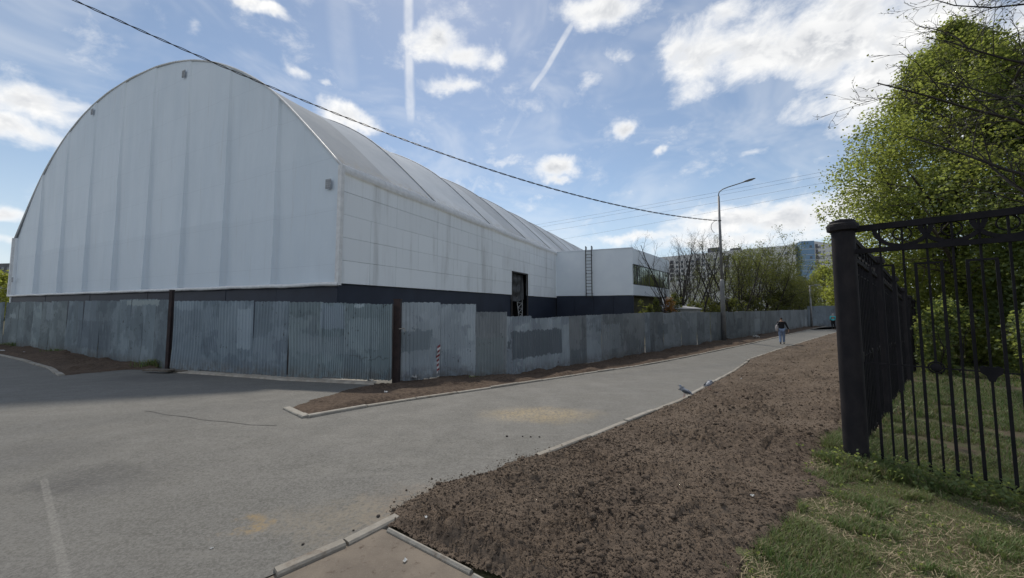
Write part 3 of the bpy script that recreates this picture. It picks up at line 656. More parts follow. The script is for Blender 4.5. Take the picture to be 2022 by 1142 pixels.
# side wall: pieces above and below the ribbon, rounded end
s_n = -back; ZW1, ZW2 = at_y(1252, 562, AB.y).z, at_y(1252, 521, AB.y).z
path = [AB + sd_ * (0.02 + 12.2 * k / 10) for k in range(11)]
ctr = path[-1] + back * 2.2
for k in range(1, 8):
    a = k / 7 * math.pi / 2; path.append(ctr + s_n * (2.2 * math.cos(a)) + sd_ * (2.2 * math.sin(a)))
path.append(path[-1] + back * 6)
def ribbon_wall(name, z0, z1, off, mat, parent, i0=0, i1=None):
    mb = MB(); pp = path[i0:i1]; nn = len(pp)
    for i, p in enumerate(pp):
        d = (pp[min(i + 1, nn - 1)] - pp[max(i - 1, 0)]).normalized(); nrm = Vector((d.y, -d.x, 0))
        for q in (p + nrm * off, p + nrm * (off - 0.25)):
            for z in (z0, z1): mb.v.append((q.x, q.y, z))
    for i in range(nn - 1):
        k = 4 * i; mb.f += [(k, k + 4, k + 5, k + 1), (k + 2, k + 3, k + 7, k + 6), (k + 1, k + 5, k + 7, k + 3), (k, k + 2, k + 6, k + 4)]
    mb.f += [(0, 1, 3, 2), (4 * nn - 4, 4 * nn - 2, 4 * nn - 1, 4 * nn - 3)]
    return mb.build(name, mat, parent)
ribbon_wall('side_wall', ZW2, ZT, 0.0, MATS['annex_white'], annex)
ribbon_wall('side_wall', ZW, ZW1, 0.0, MATS['annex_white'], annex)
ribbon_wall('ground_floor_wall', Z0, ZW - 0.02, -0.9, MATS['olive_wall'], annex)
rw = ribbon_wall('ribbon_window', ZW1 + 0.01, ZW2 - 0.01, -0.30, MATS['interior_dark'], annex)
nP = 16
for i in range(len(path) - 2):
    a, c_ = path[i], path[i + 1]; d = (c_ - a).normalized(); nrm = Vector((d.y, -d.x, 0))
    subs = 2 if i < 10 else 1
    for k in range(subs):
        p0, p1 = a.lerp(c_, k / subs), a.lerp(c_, (k + 1) / subs); L = (p1 - p0).length
        mb = MB(); mb.box((p0 + p1) / 2 - nrm * 0.05 + UPV * ((ZW1 + ZW2) / 2), (L - 0.06, 0.03, ZW2 - ZW1 - 0.12), (d, nrm, UPV)); mb.build('pane', MATS['window_glass'], rw, org=p0)
        mb = MB(); mb.box(p0 - nrm * 0.05 + UPV * ((ZW1 + ZW2) / 2), (0.30 if (i % 3 == 1 and k == 0) else 0.06, 0.06, ZW2 - ZW1 - 0.04), (d, nrm, UPV)); mb.build('mullion', MATS['frame_black'], rw, org=p0)
for z in (ZW1 + 0.05, ZW2 - 0.05):
    ribbon_wall('window_rail', z - 0.035, z + 0.035, -0.02, MATS['frame_black'], rw, 0, len(path) - 1)
mb = MB(); roofp = [AA - f_n * 0.2] + [AB - f_n * 0.2] + [p - Vector((0, 0, 0)) + back * 0.15 for p in path] + [AA + HE2 * 18]
mb.v = [(p.x, p.y, ZT - 0.12) for p in roofp]; mb.f = [tuple(range(len(roofp)))]; mb.build('roof', MATS['rib_grey'], annex)
# steel access ladder on the annex wall
lp = at_y(1168.5, 560, 36.9); kx = (lp.x - AA.x) / (AB.x - AA.x); lb = AA.lerp(AB, kx) + f_n * 0.32
ladder = empty('roof_ladder', (lb.x, lb.y, ZW - 0.3), 'dark steel roof ladder fixed to the white annex wall', 'ladder')
for s in (-0.29, 0.29):
    mb = MB(); q = lb + f_dir * s; mb.tube([(q.x, q.y, ZW - 0.25), (q.x, q.y, ZT + 0.42)], 0.045, 6); mb.build('rail', MATS['dark_steel'], ladder)
    q2 = q - f_n * 0.45; mb = MB(); mb.tube([(q.x, q.y, ZT + 0.38), (q2.x, q2.y, ZT + 0.38), (q2.x, q2.y, ZT - 0.1)], 0.035, 5); mb.build('handrail', MATS['dark_steel'], ladder)
nr = 15
for k in range(nr):
    z = ZW - 0.1 + (ZT - ZW) * k / (nr - 1); mb = MB(); mb.tube([lb + f_dir * -0.29 + UPV * z, lb + f_dir * 0.29 + UPV * z], 0.022, 5); mb.build('rung', MATS['dark_steel'], ladder)
for z in (ZW + 0.2, (ZW + ZT) / 2, ZT - 0.5):
    mb = MB()
    for s in (-0.29, 0.29): mb.bar(lb + f_dir * s + UPV * z, lb + f_dir * s - f_n * 0.33 + UPV * z, 0.05)
    mb.build('bracket', MATS['dark_steel'], ladder)
# ------------------------------------------------------------------ profiled sheet fence
# paint patches are laid out along the fence line (u metres from its corner post, z height)
FR_O = FENCE_R[0]
def u_z(line, px_, py_):
    """distance along a fence polyline and height for a picture point on it"""
    d = ray(px_, py_); best = None; u0 = 0.0
    for a, b_ in zip(line, line[1:]):
        e = (b_ - a); L = math.hypot(e.x, e.y); n = Vector((-e.y, e.x, 0)); k = (a.x * n.x + a.y * n.y) / (d.x * n.x + d.y * n.y)
        p = Vector((d.x * k, d.y * k, CAM_H + d.z * k)); f = ((p.x - a.x) * e.x + (p.y - a.y) * e.y) / (L * L)
        miss = max(-f, f - 1, 0) * L
        if k > 0 and (best is None or miss < best[0]): best = (miss, u0 + f * L, p)
        u0 += L
    return best[1], best[2]
def fence_mat(name, patches, base1, base2, tint):
    m, t, b = new_mat(name); v = wpos(t); col = t.n.new('ShaderNodeObjectInfo').outputs['Color']
    ob = coords(t, 'Object'); rnd = t.n.new('ShaderNodeObjectInfo').outputs['Random']
    ofs = t.vmath('SCALE', t.comb(1.0, 0.7, 0.3), scale=t.math('MULTIPLY', rnd, 50))
    vv = t.vmath('ADD', v, ofs)
    c = t.mix(t.smooth(t.noise(t.mapping(vv, (1, 1, 0.45)), 1.5, 6, 0.65, 0.5), 0.34, 0.66), base1, base2)
    # rolled-on paint with hard, ragged edges
    pa = t.noise(t.mapping(vv, (0.8, 0.8, 0.9)), 0.9, 3, 0.55, 0.2); pe = t.noise(t.mapping(vv, (6, 6, 0.6)), 2.0, 4, 0.6)
    pm = t.smooth(t.math('MULTIPLY_ADD', pe, 0.22, pa), 0.655, 0.675)
    c = t.mix(t.math('MULTIPLY', pm, 0.55), c, t.mix(0.5, c, (0.40, 0.42, 0.43)))
    pb = t.noise(t.mapping(vv, (0.7, 0.7, 0.8), loc=(9, 4, 2)), 1.0, 3, 0.55, 0.2)
    c = t.mix(t.math('MULTIPLY', t.smooth(t.math('MULTIPLY_ADD', pe, 0.22, pb), 0.665, 0.685), 0.6), c, t.mix(0.6, c, (0.085, 0.10, 0.12)))
    c = t.mix(1.0, c, col, 'MULTIPLY')
    pn = t.vmath('SUBTRACT', t.noise(t.mapping(v, (2, 2, 1.3)), 2.6, 5, 0.7, col=True), (0.5, 0.5, 0.5)); nx, ny, nz_ = t.sep(pn)
    x, y, z = t.sep(v)
    for (p0, p1, z0, z1, pc, amt) in patches:
        d = (p1 - p0); L = d.length; d.normalize()
        u = t.math('ADD', t.vmath('DOT_PRODUCT', t.vmath('SUBTRACT', v, tuple(p0)), tuple(d)), t.math('MULTIPLY', nx, 0.35))
        zz_ = t.math('ADD', z, t.math('MULTIPLY', nz_, 0.45))
        k = t.math('MULTIPLY', t.smooth(t.math('ABSOLUTE', t.math('SUBTRACT', u, L / 2)), L / 2 + 0.02, L / 2 - 0.015), t.smooth(t.math('ABSOLUTE', t.math('SUBTRACT', zz_, (z0 + z1) / 2)), (z1 - z0) / 2 + 0.015, (z1 - z0) / 2 - 0.015))
        c = t.mix(t.math('MULTIPLY', k, amt), c, pc)
    # flaking spots, drips, rust and splash dirt along the foot
    fl = t.smooth(t.noise(t.mapping(vv, (1, 1, 0.6)), 9, 5, 0.75), 0.615, 0.64)
    c = t.mix(t.math('MULTIPLY', fl, t.smooth(t.noise(vv, 0.7, 2, 0.5), 0.46, 0.6)), c, (0.055, 0.058, 0.062))
    dr = t.smooth(t.noise(t.mapping(vv, (14, 14, 0.35)), 1.6, 4, 0.6), 0.60, 0.74); c = t.mix(t.math('MULTIPLY', dr, 0.35), c, (0.48, 0.50, 0.50))
    zr = t.n.new('ShaderNodeSeparateXYZ'); t.l.new(ob, zr.inputs[0])
    ft = t.math('MULTIPLY', t.smooth(zr.outputs[2], 0.22, 0.0), t.smooth(t.noise(v, 5, 5, 0.7), 0.35, 0.6)); c = t.mix(t.math('MULTIPLY', ft, 0.6), c, (0.13, 0.105, 0.085))
    c = t.mix(1.0, c, tint, 'MULTIPLY')
    t.put(b.inputs['Base Color'], c); b.inputs['Roughness'].default_value = 0.62; b.inputs['Metallic'].default_value = 0.0; b.inputs['Specular IOR Level'].default_value = 0.45
    t.put(b.inputs['Normal'], t.bump(t.noise(v, 9, 4, 0.6), 0.25, 0.01)); return m
def patch(line, x0, x1, y0, y1, col, amt=0.9):
    """picture box on a fence line -> patch"""
    a = u_z(line, x0, (y0 + y1) / 2); b_ = u_z(line, x1, (y0 + y1) / 2); zt = u_z(line, (x0 + x1) / 2, y0)[1].z; zb = u_z(line, (x0 + x1) / 2, y1)[1].z
    p0, p1 = a[1].copy(), b_[1].copy(); p0.z = p1.z = 0; return (p0, p1, zb, zt, col, amt)
LT, DK, GN = (0.37, 0.40, 0.41), (0.105, 0.12, 0.135), (0.17, 0.20, 0.185)
PR = [patch(FENCE_R, 793, 851, 654, 693, (0.20, 0.23, 0.245)), patch(FENCE_R, 1011, 1109, 652, 704, DK), patch(FENCE_R, 1003, 1009, 674, 690, DK), patch(FENCE_R, 1127, 1158, 690, 722, (0.12, 0.135, 0.145), .7), patch(FENCE_R, 871, 905, 690, 740, (0.28, 0.31, 0.33), .5),
      patch(FENCE_R, 925, 936, 648, 670, (0.40, 0.43, 0.44)), patch(FENCE_R, 940, 995, 668, 742, (0.20, 0.225, 0.225), .7), patch(FENCE_R, 1300, 1318, 640, 660, DK, .6), patch(FENCE_R, 1455, 1465, 628, 650, DK, .6), patch(FENCE_R, 1490, 1500, 630, 655, (0.32, 0.34, 0.35), .6), patch(FENCE_R, 1190, 1225, 640, 690, (0.25, 0.27, 0.28), .5)]
PG = [patch(FENCE_G, 470, 497, 610, 690, (0.33, 0.36, 0.385), .8), patch(FENCE_G, 432, 470, 606, 700, (0.23, 0.26, 0.28), .6), patch(FENCE_G, 636, 680, 600, 650, (0.28, 0.31, 0.345), .8), patch(FENCE_G, 690, 748, 628, 690, (0.27, 0.305, 0.315), .7), patch(FENCE_G, 590, 690, 664, 700, (0.25, 0.275, 0.29), .6),
      patch(FENCE_G, 700, 718, 601, 609, (0.42, 0.45, 0.46)), patch(FENCE_G, 342, 398, 612, 720, (0.15, 0.175, 0.195), .6), patch(FENCE_G, 690, 765, 706, 708.5, (0.05, 0.055, 0.06), .5)]
PL = [patch(FENCE_L, 252, 315, 592, 603, (0.36, 0.38, 0.37), .8), patch(FENCE_L, 92, 104, 594, 632, (0.30, 0.32, 0.33), .8), patch(FENCE_L, 156, 192, 597, 633, (0.20, 0.225, 0.25), .7), patch(FENCE_L, 155, 215, 634, 690, (0.12, 0.14, 0.165), .6), patch(FENCE_L, 18, 32, 620, 628, (0.40, 0.42, 0.42), .7)]
fence_mat('sheet_paint_right', PR, (0.235, 0.257, 0.27), (0.30, 0.322, 0.335), (0.96, 1.02, 1.07)); fence_mat('sheet_paint_gate', PG, (0.178, 0.203, 0.213), (0.232, 0.257, 0.267), (0.92, 1.02, 1.10)); fence_mat('sheet_paint_left', PL, (0.178, 0.20, 0.212), (0.232, 0.255, 0.266), (0.94, 1.03, 1.08))
M('post_rust', (0.024, 0.017, 0.018), (0.042, 0.027, 0.026), rough=0.75, scale=6, bump=0.2, bscale=25)
M('rail_steel', (0.06, 0.055, 0.055), (0.09, 0.075, 0.07), rough=0.7, scale=5)
M('foot_concrete', (0.42, 0.39, 0.34), (0.30, 0.27, 0.23), rough=0.9, scale=4, bump=0.4, bscale=30)
# a few sheet shapes, 1 m x 1 m, shared by all sheets
SHEETS = []
for vi in range(5):
    per = 11; mb = MB(); cols = []
    for k in range(per):
        for dx_, dz_ in ((0.0, 0), (0.28, 0), (0.42, 1), (0.70, 1), (0.86, 0)): cols.append(((k + dx_) / per, dz_))
    cols.append((1.0, 0)); rows = [0, 0.3, 0.62, 1.0]; rn = random.Random(vi)
    bend = [rn.uniform(-0.02, 0.02) for _ in rows]; dent = rn.uniform(-0.03, 0.03); pk = rn.uniform(0.2, 0.8)
    for i, rz in enumerate(rows):
        for x_, q in cols:
            y_ = -0.024 * q + bend[i] + dent * math.exp(-((x_ - pk) / 0.2) ** 2) * math.sin(math.pi * rz)
            z_ = rz + (0.004 * math.sin(x_ * 40 + vi) + 0.003 * math.sin(x_ * 90) if i in (0, 3) else 0)
            mb.v.append((x_, y_, z_))
    nc = len(cols)
    for i in range(len(rows) - 1):
        for j in range(nc - 1): q = i * nc + j; mb.f.append((q, q + 1, q + nc + 1, q + nc))
    SHEETS.append(mb)
def sheet_meshes(mat):
    out = []
    for mb in SHEETS:
        me = mb.mesh('fence_sheet'); me.materials.append(mat); out.append(me)
    return out
def at_line(line, px_):
    p = u_z(line, px_, 660)[1].copy(); p.z = zg(p.y); return p
def add_sheet(p0, p1, z0a, z1, meshes, root, tint, lean=0.0, back_=0.0):
    d = p1 - p0; d.z = 0; L = d.length; a = math.atan2(d.y, d.x)
    n = Vector((-math.sin(a), math.cos(a), 0)); o = link('fence_sheet', random.choice(meshes), None, root, Vector((p0.x, p0.y, z0a)) + n * back_, (random.uniform(-0.012, 0.012), lean, a), (L + 0.035, 1, z1 - z0a)); o.color = (*tint, 1); return o
def z_at(p, px_, py_):
    d = ray(px_, py_); k = math.hypot(p.x, p.y) / math.hypot(d.x, d.y); return CAM_H + d.z * k
RT = [(791, 597), (869, 598.5), (869.1, 600), (938, 602), (938.1, 615), (998, 617), (998.1, 626), (1050, 624), (1050.1, 630), (1090, 627), (1124, 625), (1160, 623), (1187, 621), (1273, 618), (1360, 617), (1480, 615), (1596, 611.6)]
def tops(tab, x): return float(np.interp(x, [q[0] for q in tab], [q[1] for q in tab]))
# --- right-hand run along the path
fr = empty('sheet_fence', FENCE_R[0], 'long patched grey corrugated sheet fence running beside the path', 'fence')
ms = sheet_meshes(MATS['sheet_paint_right'])
xb = [792, 869, 938, 998, 1050, 1090, 1124, 1158, 1187, 1230, 1273, 1282]
tn = {0: 1.22, 1: 1.25, 2: .80, 3: 1.2, 4: 1.12, 5: 1.15, 6: .66, 7: .95, 8: .66, 9: .66, 10: .95}
pos = [at_line(FENCE_R, x) for x in xb]
for i in range(len(xb) - 1):
    p0, p1 = pos[i], pos[i + 1]; xm0 = xb[i] + 0.2; zt = (z_at(p0, xb[i], tops(RT, xm0)) + z_at(p1, xb[i + 1], tops(RT, xb[i + 1] - 0.2))) / 2
    zb = min(zg(p0.y), zg(p1.y)) - 0.02 + (0.05 if i < 3 else 0.03); k = tn[i] * random.uniform(0.97, 1.03)
    warm = (1.03, 1.0, 0.98) if tn[i] < 0.9 else (1, 1, 1.01)
    add_sheet(p0, p1, zb, zt, ms, fr, tuple(k * w for w in warm), random.uniform(-0.012, 0.012), 0.02 * (i % 2))
full = resample(FENCE_R, 1.12); start = pos[-1]; cnt = 0
far = [p for p in full if (p - FENCE_R[0]).length > (start - FENCE_R[0]).length + 0.3]; far = [start] + far
def pix(p):
    v_ = p - Vector((0, 0, CAM_H)); f_ = v_.y * math.cos(PITCH) + v_.z * math.sin(PITCH); return CX + F_PX * v_.x / f_
for i, (p0, p1) in enumerate(zip(far, far[1:])):
    xm = pix((p0 + p1) / 2); zt = z_at((p0 + p1) / 2, xm, tops(RT, xm)) + random.uniform(-0.03, 0.03)
    k = random.choice([.62, .66, .7, .72, .64, .85]) * random.uniform(0.95, 1.05); add_sheet(p0, p1, zg(p0.y) - 0.02, zt, ms, fr, (k * 1.02, k, k * .99), random.uniform(-0.008, 0.008), 0.02 * (i % 2))
for p in resample(FENCE_R, 2.6)[1:]:
    mb = MB(); mb.box((p.x - 0.06, p.y + 0.10, zg(p.y) + 0.8), (0.07, 0.07, 1.75)); mb.build('back_post', MATS['rail_steel'], fr, org=p)
for h_ in (0.4, 1.35):
    for a, b_ in zip(FENCE_R, FENCE_R[1:]):
        mb = MB(); mb.bar(a + Vector((-0.05, 0.06, h_)), b_ + Vector((-0.05, 0.06, h_)), 0.05); mb.build('back_rail', MATS['rail_steel'], fr, org=a)
# --- far run closing the view at the end of the path
fx = empty('sheet_fence', FENCE_X[0], 'distant grey sheet fence crossing behind the end of the path', 'fence')
ptsx = resample(FENCE_X, 1.2)
for i, (p0, p1) in enumerate(zip(ptsx, ptsx[1:])):
    k = random.uniform(0.62, 0.8); add_sheet(p0, p1, -0.67, z_at(p0, 1600, 604.5) + random.uniform(-.03, .03), ms, fx, (k * .95, k, k * 1.06), 0, 0.02 * (i % 2))
# --- gate with two leaves, between a rusty post and the corner post
GT = [(334, 594.6), (494, 594.6), (568, 597), (570, 596), (776, 602)]
msg = sheet_meshes(MATS['sheet_paint_gate'])
for xbs, lab in (([340, 398, 432, 499, 566.5], 'left leaf of the blue grey sheet metal gate with pale paint drips'), ([571, 636, 680, 730, 772], 'right leaf of the sheet metal gate, patchy grey green paint')):
    ps = [at_line(FENCE_G, min(x, 767.5)) for x in xbs]
    if xbs[-1] == 772: ps[-1] = ps[-1] + (ps[-1] - ps[-2]).normalized() * 0.05
    leaf = empty('gate_leaf', ps[0], lab, 'gate', 'gate leaves')
    for i in range(len(xbs) - 1):
        p0, p1 = ps[i], ps[i + 1]; zb = min(zg(p0.y), zg(p1.y)) + 0.10; zt = (z_at(p0, xbs[i], tops(GT, xbs[i])) + z_at(p1, xbs[i + 1], tops(GT, xbs[i + 1]))) / 2
        k = random.uniform(0.92, 1.08) * (0.9 if (i == 3 and xbs[0] == 340) else 1.0); add_sheet(p0, p1, zb + random.uniform(-.02, .02), zt, msg, leaf, (k * .97, k, k * 1.05 if xbs[0] == 340 else k * .98), random.uniform(-0.006, 0.006), 0.02 * (i % 2))
    a, b_ = ps[0], ps[-1]; nn = Vector((-(b_ - a).y, (b_ - a).x, 0)).normalized() * 0.06
    for h_ in (0.3, 1.1, 1.85):
        mb = MB(); mb.bar(a + nn + Vector((0, 0, h_)), b_ + nn + Vector((0, 0, h_)), 0.05); mb.build('gate_rail', MATS['rail_steel'], leaf)
    for q in (a, b_):
        mb = MB(); mb.bar(Vector((q.x, q.y, zg(q.y) + 0.12)) + nn, Vector((q.x, q.y, zg(q.y) + 2.0)) + nn, 0.06); mb.build('gate_stile', MATS['rail_steel'], leaf)
# pale concrete sill below the gate
sl = [p + Vector((0, 0.02, 0)) for p in P((345,736),(393,739),(494,746),(561,751.5),(640,755),(740,760))]; mb = MB()
for i, p in enumerate(resample(sl, 0.3)):
    w = 0.09 + 0.03 * mnoise.noise(Vector((i * .7, 0, 0))); zt = zg(p.y) + 0.05 + 0.012 * mnoise.noise(Vector((i * 1.3, 4, 0)))
    for q in ((-w, -0.02), (-w * .7, 1), (0.25, 1)): mb.v.append((p.x, p.y + q[0], zt if q[1] == 1 else zg(p.y) - .02))
    if i: k = 3 * i; mb.f += [(k - 3, k, k + 1, k - 2), (k - 2, k + 1, k + 2, k - 1)]
mb.build('gate_sill', MATS['foot_concrete'], None, org=sl[0], label='crumbling pale concrete sill under the sheet gate', cat='sill')
# posts
p = at_line(FENCE_G, 335.5); zt = z_at(p, 335, 575); mb = MB(); mb.box((p.x, p.y - 0.02, (zt + zg(p.y)) / 2), (0.10, 0.10, zt - zg(p.y) + 0.05)); mb.box((p.x, p.y - 0.02, zt + 0.035), (0.12, 0.12, 0.02))
mb.build('gate_post', MATS['post_rust'], None, org=(p.x, p.y, zg(p.y)), label='tall narrow dark post left of the sheet gate', cat='post')
p = (FENCE_G[-1] + FENCE_R[0]) / 2 + Vector((0.04, -0.03, 0)); zt = z_at(p, 780, 594); mb = MB(); mb.box((p.x, p.y, (zt + zg(p.y)) / 2), (0.17, 0.17, zt - zg(p.y) + 0.05)); mb.box((p.x, p.y, zt + 0.035), (0.19, 0.19, 0.02))
gp = mb.build('gate_post', MATS['post_rust'], None, org=(p.x, p.y, zg(p.y)), label='thick rusty brown corner post between gate and fence', cat='post')
mb = MB(); mb.tube([(p.x + 0.08, p.y - 0.11, 1.03), (p.x + 0.22, p.y - 0.13, 1.05), (p.x + 0.24, p.y - 0.13, 0.96)], 0.014, 5); mb.build('hook', MATS['kerb_concrete'], gp, org=(p.x, p.y, zg(p.y)))
# --- left-hand run
fl_root = empty('sheet_fence', FENCE_L[-1], 'blue grey sheet fence left of the gate along the hall gable', 'fence')
msl = sheet_meshes(MATS['sheet_paint_left']); LTOP = [(-400, 603), (0, 597), (106, 594.6), (250, 592), (331, 591.7)]
ptl = resample([at_line(FENCE_L, 331), at_line(FENCE_L, 247), at_line(FENCE_L, 124), at_line(FENCE_L, 0)], 1.14)
for i, (p1, p0) in enumerate(zip(ptl, ptl[1:])):
    if (p1 - p0).length < 0.3: continue
    xm = pix((p0 + p1) / 2); zt = z_at((p0 + p1) / 2, xm, tops(LTOP, xm)) + random.uniform(-.02, .02); k = random.choice([0.84, 0.92, 1.0, 1.1]) * random.uniform(0.96, 1.04) * (1.06 if xm < 110 else 1.0)
    add_sheet(p0, p1, min(zg(p0.y), zg(p1.y)) - 0.05, zt, msl, fl_root, (k * (1.0 if xm < 130 else .97), k, k * (0.97 if xm < 130 else 1.03)), random.uniform(0.0, 0.05) if xm < 230 else random.uniform(-.01, .01), 0.025 * (i % 2))
pl = resample([at_line(FENCE_L, 0), FENCE_L[0]], 1.2)
for p0, p1 in zip(pl, pl[1:]): add_sheet(p1, p0, -0.7, 1.86, msl, fl_root, (0.95, 1, 1.03), 0, 0.0)
for a, b_ in zip(FENCE_L, FENCE_L[1:]):
    for h_ in (0.5, 1.5):
        mb = MB(); nn = Vector((-(b_ - a).y, (b_ - a).x, 0)).normalized() * 0.07; mb.bar(a + nn + Vector((0, 0, h_)), b_ + nn + Vector((0, 0, h_)), 0.05); mb.build('back_rail', MATS['rail_steel'], fl_root, org=a)
# striped barrier tape hanging on a seam
M('tape_white', (0.55, 0.54, 0.55), rough=0.5); M('tape_red', (0.20, 0.035, 0.045), rough=0.5)
p = at_line(FENCE_R, 865) + Vector((0.04, -0.07, 0)); zT, zBt = z_at(p, 866, 682), z_at(p, 862, 738)
tape = empty('barrier_tape', (p.x, p.y, zBt), 'red and white striped barrier tape tied to a fence seam', 'tape'); ns = 12; mw = MB(); mr = MB()
for i in range(ns):
    f0, f1 = i / ns, (i + 1) / ns
    def c_(f): return Vector((p.x - 0.045 * f + 0.012 * math.sin(f * 9), p.y - 0.02 * math.sin(f * 7), zT + (zBt - zT) * f))
    w = 0.038 + 0.012 * math.sin(i * 2.1); a, b_ = c_(f0), c_(f1); sk = Vector((0, 0, 0.03)); X = Vector((w, w * .5, 0))
    (mw if i % 2 else mr).add([a - X - sk, a + X + sk, b_ + X + sk, b_ - X - sk], [(0, 1, 2, 3)])
mw.build('white_stripes', MATS['tape_white'], tape); mr.build('red_stripes', MATS['tape_red'], tape)
# ------------------------------------------------------------------ black iron fence at the right
M('iron_black', (0.007, 0.007, 0.009), (0.013, 0.012, 0.015), spec=0.2, rough=0.75, scale=6, bump=0.25, bscale=60, bdist=0.004)
m, t, b = new_mat('post_paint'); v = wpos(t)
c = t.mix(t.smooth(t.noise(t.mapping(v, (1, 1, 0.5)), 7, 6, 0.7), 0.35, 0.7), (0.010, 0.009, 0.012), (0.022, 0.019, 0.021))
t.put(b.inputs['Base Color'], c); b.inputs['Roughness'].default_value = 0.7; b.inputs['Specular IOR Level'].default_value = 0.25; t.put(b.inputs['Normal'], t.bump(t.noise(v, 120, 4, 0.6), 0.5, 0.004))
MOD = 0.327; Z_TOP, Z_FR, Z_UT, Z_MID, Z_UB = 2.44, 2.20, 2.02, 1.03, 0.05
def loc_mesh(name, fn, smooth=False):
    mb = MB(); fn(mb); me = mb.mesh(name, (0, 0, 0), smooth); me.materials.append(MATS['iron_black']); return me
def iron_panel_meshes(nm):
    L = nm * MOD + 0.16; out = {}
    out['top_rail'] = loc_mesh('top_rail', lambda q: q.box((L / 2, 0, Z_TOP), (L, 0.055, 0.062)))
    out['frieze_rail'] = loc_mesh('frieze_rail', lambda q: q.box((L / 2, 0, Z_FR), (L, 0.045, 0.048)))
    out['middle_rod'] = loc_mesh('middle_rod', lambda q: q.box((L / 2, 0.0, Z_MID), (L, 0.012, 0.012)))
    out['bar'] = loc_mesh('bar', lambda q: q.box((0, 0.004, (Z_FR - 0.02 - 0.06) / 2), (0.017, 0.017, Z_FR + 0.04)))
    out['frieze_bar'] = loc_mesh('frieze_bar', lambda q: q.box((0, 0, (Z_TOP + Z_FR) / 2), (0.017, 0.017, Z_TOP - Z_FR - 0.04)))
    def uf(q):
        w = 0.085
        q.box((-w, 0, (Z_UT + Z_UB) / 2), (0.023, 0.021, Z_UT - Z_UB)); q.box((w, 0, (Z_UT + Z_UB) / 2), (0.023, 0.021, Z_UT - Z_UB)); q.box((0, 0.0, Z_UT + 0.0096), (2 * w + 0.019, 0.017, 0.019)); q.box((0, 0.0, Z_UB - 0.0096), (2 * w + 0.019, 0.017, 0.019))
    out['long_frame'] = loc_mesh('long_frame', uf)
    def arc(q):
        hw, zb, zt = MOD * 0.62, Z_FR + 0.02, Z_TOP - 0.02
        pts = [(hw * math.sin(a), 0, zt - (zt - zb) * math.cos(a)) for a in np.linspace(-math.pi / 2, math.pi / 2, 13)]
        for a, b_ in zip(pts, pts[1:]): q.bar(a, b_, 0.036, 0.034, (0, 1, 0))
    out['arc'] = loc_mesh('arc', arc)
    out['ring'] = loc_mesh('ring', lambda q: q.tube([(0.066 * math.cos(a), 0.012, Z_TOP - 0.098 + 0.066 * math.sin(a)) for a in np.linspace(0, 2 * math.pi, 17)[:-1]], 0.007, 5, closed=True))
    def med(q):
        q.tube([(0.052 * math.cos(a), 0, Z_MID + 0.052 * math.sin(a)) for a in np.linspace(0, 2 * math.pi, 19)[:-1]], 0.007, 5, closed=True)
        pr = [(0.0, -0.012), (0.041, -0.008), (0.041, 0.008), (0.0, 0.012)]; n = 16; b0 = len(q.v)
        for r_, y_ in ((0.041, -0.008), (0.036, -0.013), (0.02, -0.018), (0.003, -0.02)):
            for k in range(n): q.v.append((r_ * math.cos(2 * math.pi * k / n), y_, Z_MID + r_ * math.sin(2 * math.pi * k / n)))
        for i in range(3):
            for k in range(n): q.f.append((b0 + i * n + k, b0 + i * n + (k + 1) % n, b0 + (i + 1) * n + (k + 1) % n, b0 + (i + 1) * n + k))
        q.f.append(tuple(b0 + 3 * n + k for k in range(n)))
    out['medallion'] = loc_mesh('medallion', med, False)
    def shield(q):
        vs = []; ol = [(-0.07, 0.03), (-0.045, 0.045), (0, 0.035), (0.045, 0.045), (0.07, 0.03), (0.06, -0.02), (0.03, -0.045), (0.018, -0.09), (-0.018, -0.09), (-0.03, -0.045), (-0.06, -0.02)]
        n = len(ol); vs = [(x_, y_, Z_MID + z_) for y_ in (-0.014, 0.014) for x_, z_ in ol]; q.add(vs, [tuple(range(n)), tuple(range(n, 2 * n))[::-1]] + [(k, (k + 1) % n, n + (k + 1) % n, n + k)[::-1] for k in range(n)])
    out['shield'] = loc_mesh('shield', shield); return out, L
PM = {}
def iron_panel(root, p0, d, nm):
    if nm not in PM: PM[nm] = iron_panel_meshes(nm)
    me, L = PM[nm]; a = math.atan2(d.y, d.x); slope = (zg((p0 + d * L).y) - zg(p0.y)) / L
    def put(name, s): 
        q = p0 + d * s; z = zg((p0 + d * (s if name not in ('top_rail', 'frieze_rail', 'middle_rod') else 0)).y); 
        rot = (0, -math.atan(slope), a) if name in ('top_rail', 'frieze_rail', 'middle_rod') else (0, 0, a)
        link(name, me[name], None, root, (q.x, q.y, z), rot)
    for n_ in ('top_rail', 'frieze_rail', 'middle_rod'): put(n_, 0)
    for k in range(nm):
        s = 0.08 + MOD * (k + 0.5)          # centre of each long frame
        put('long_frame', s); put('bar', s); put('frieze_bar', s)
        put('shield' if k % 3 == 2 else 'medallion', s) if k % 3 else None
        if k < nm - 1:
            q = s + MOD / 2; put('bar', q); put('frieze_bar', q); put('arc', q); put('ring', q)
    return L
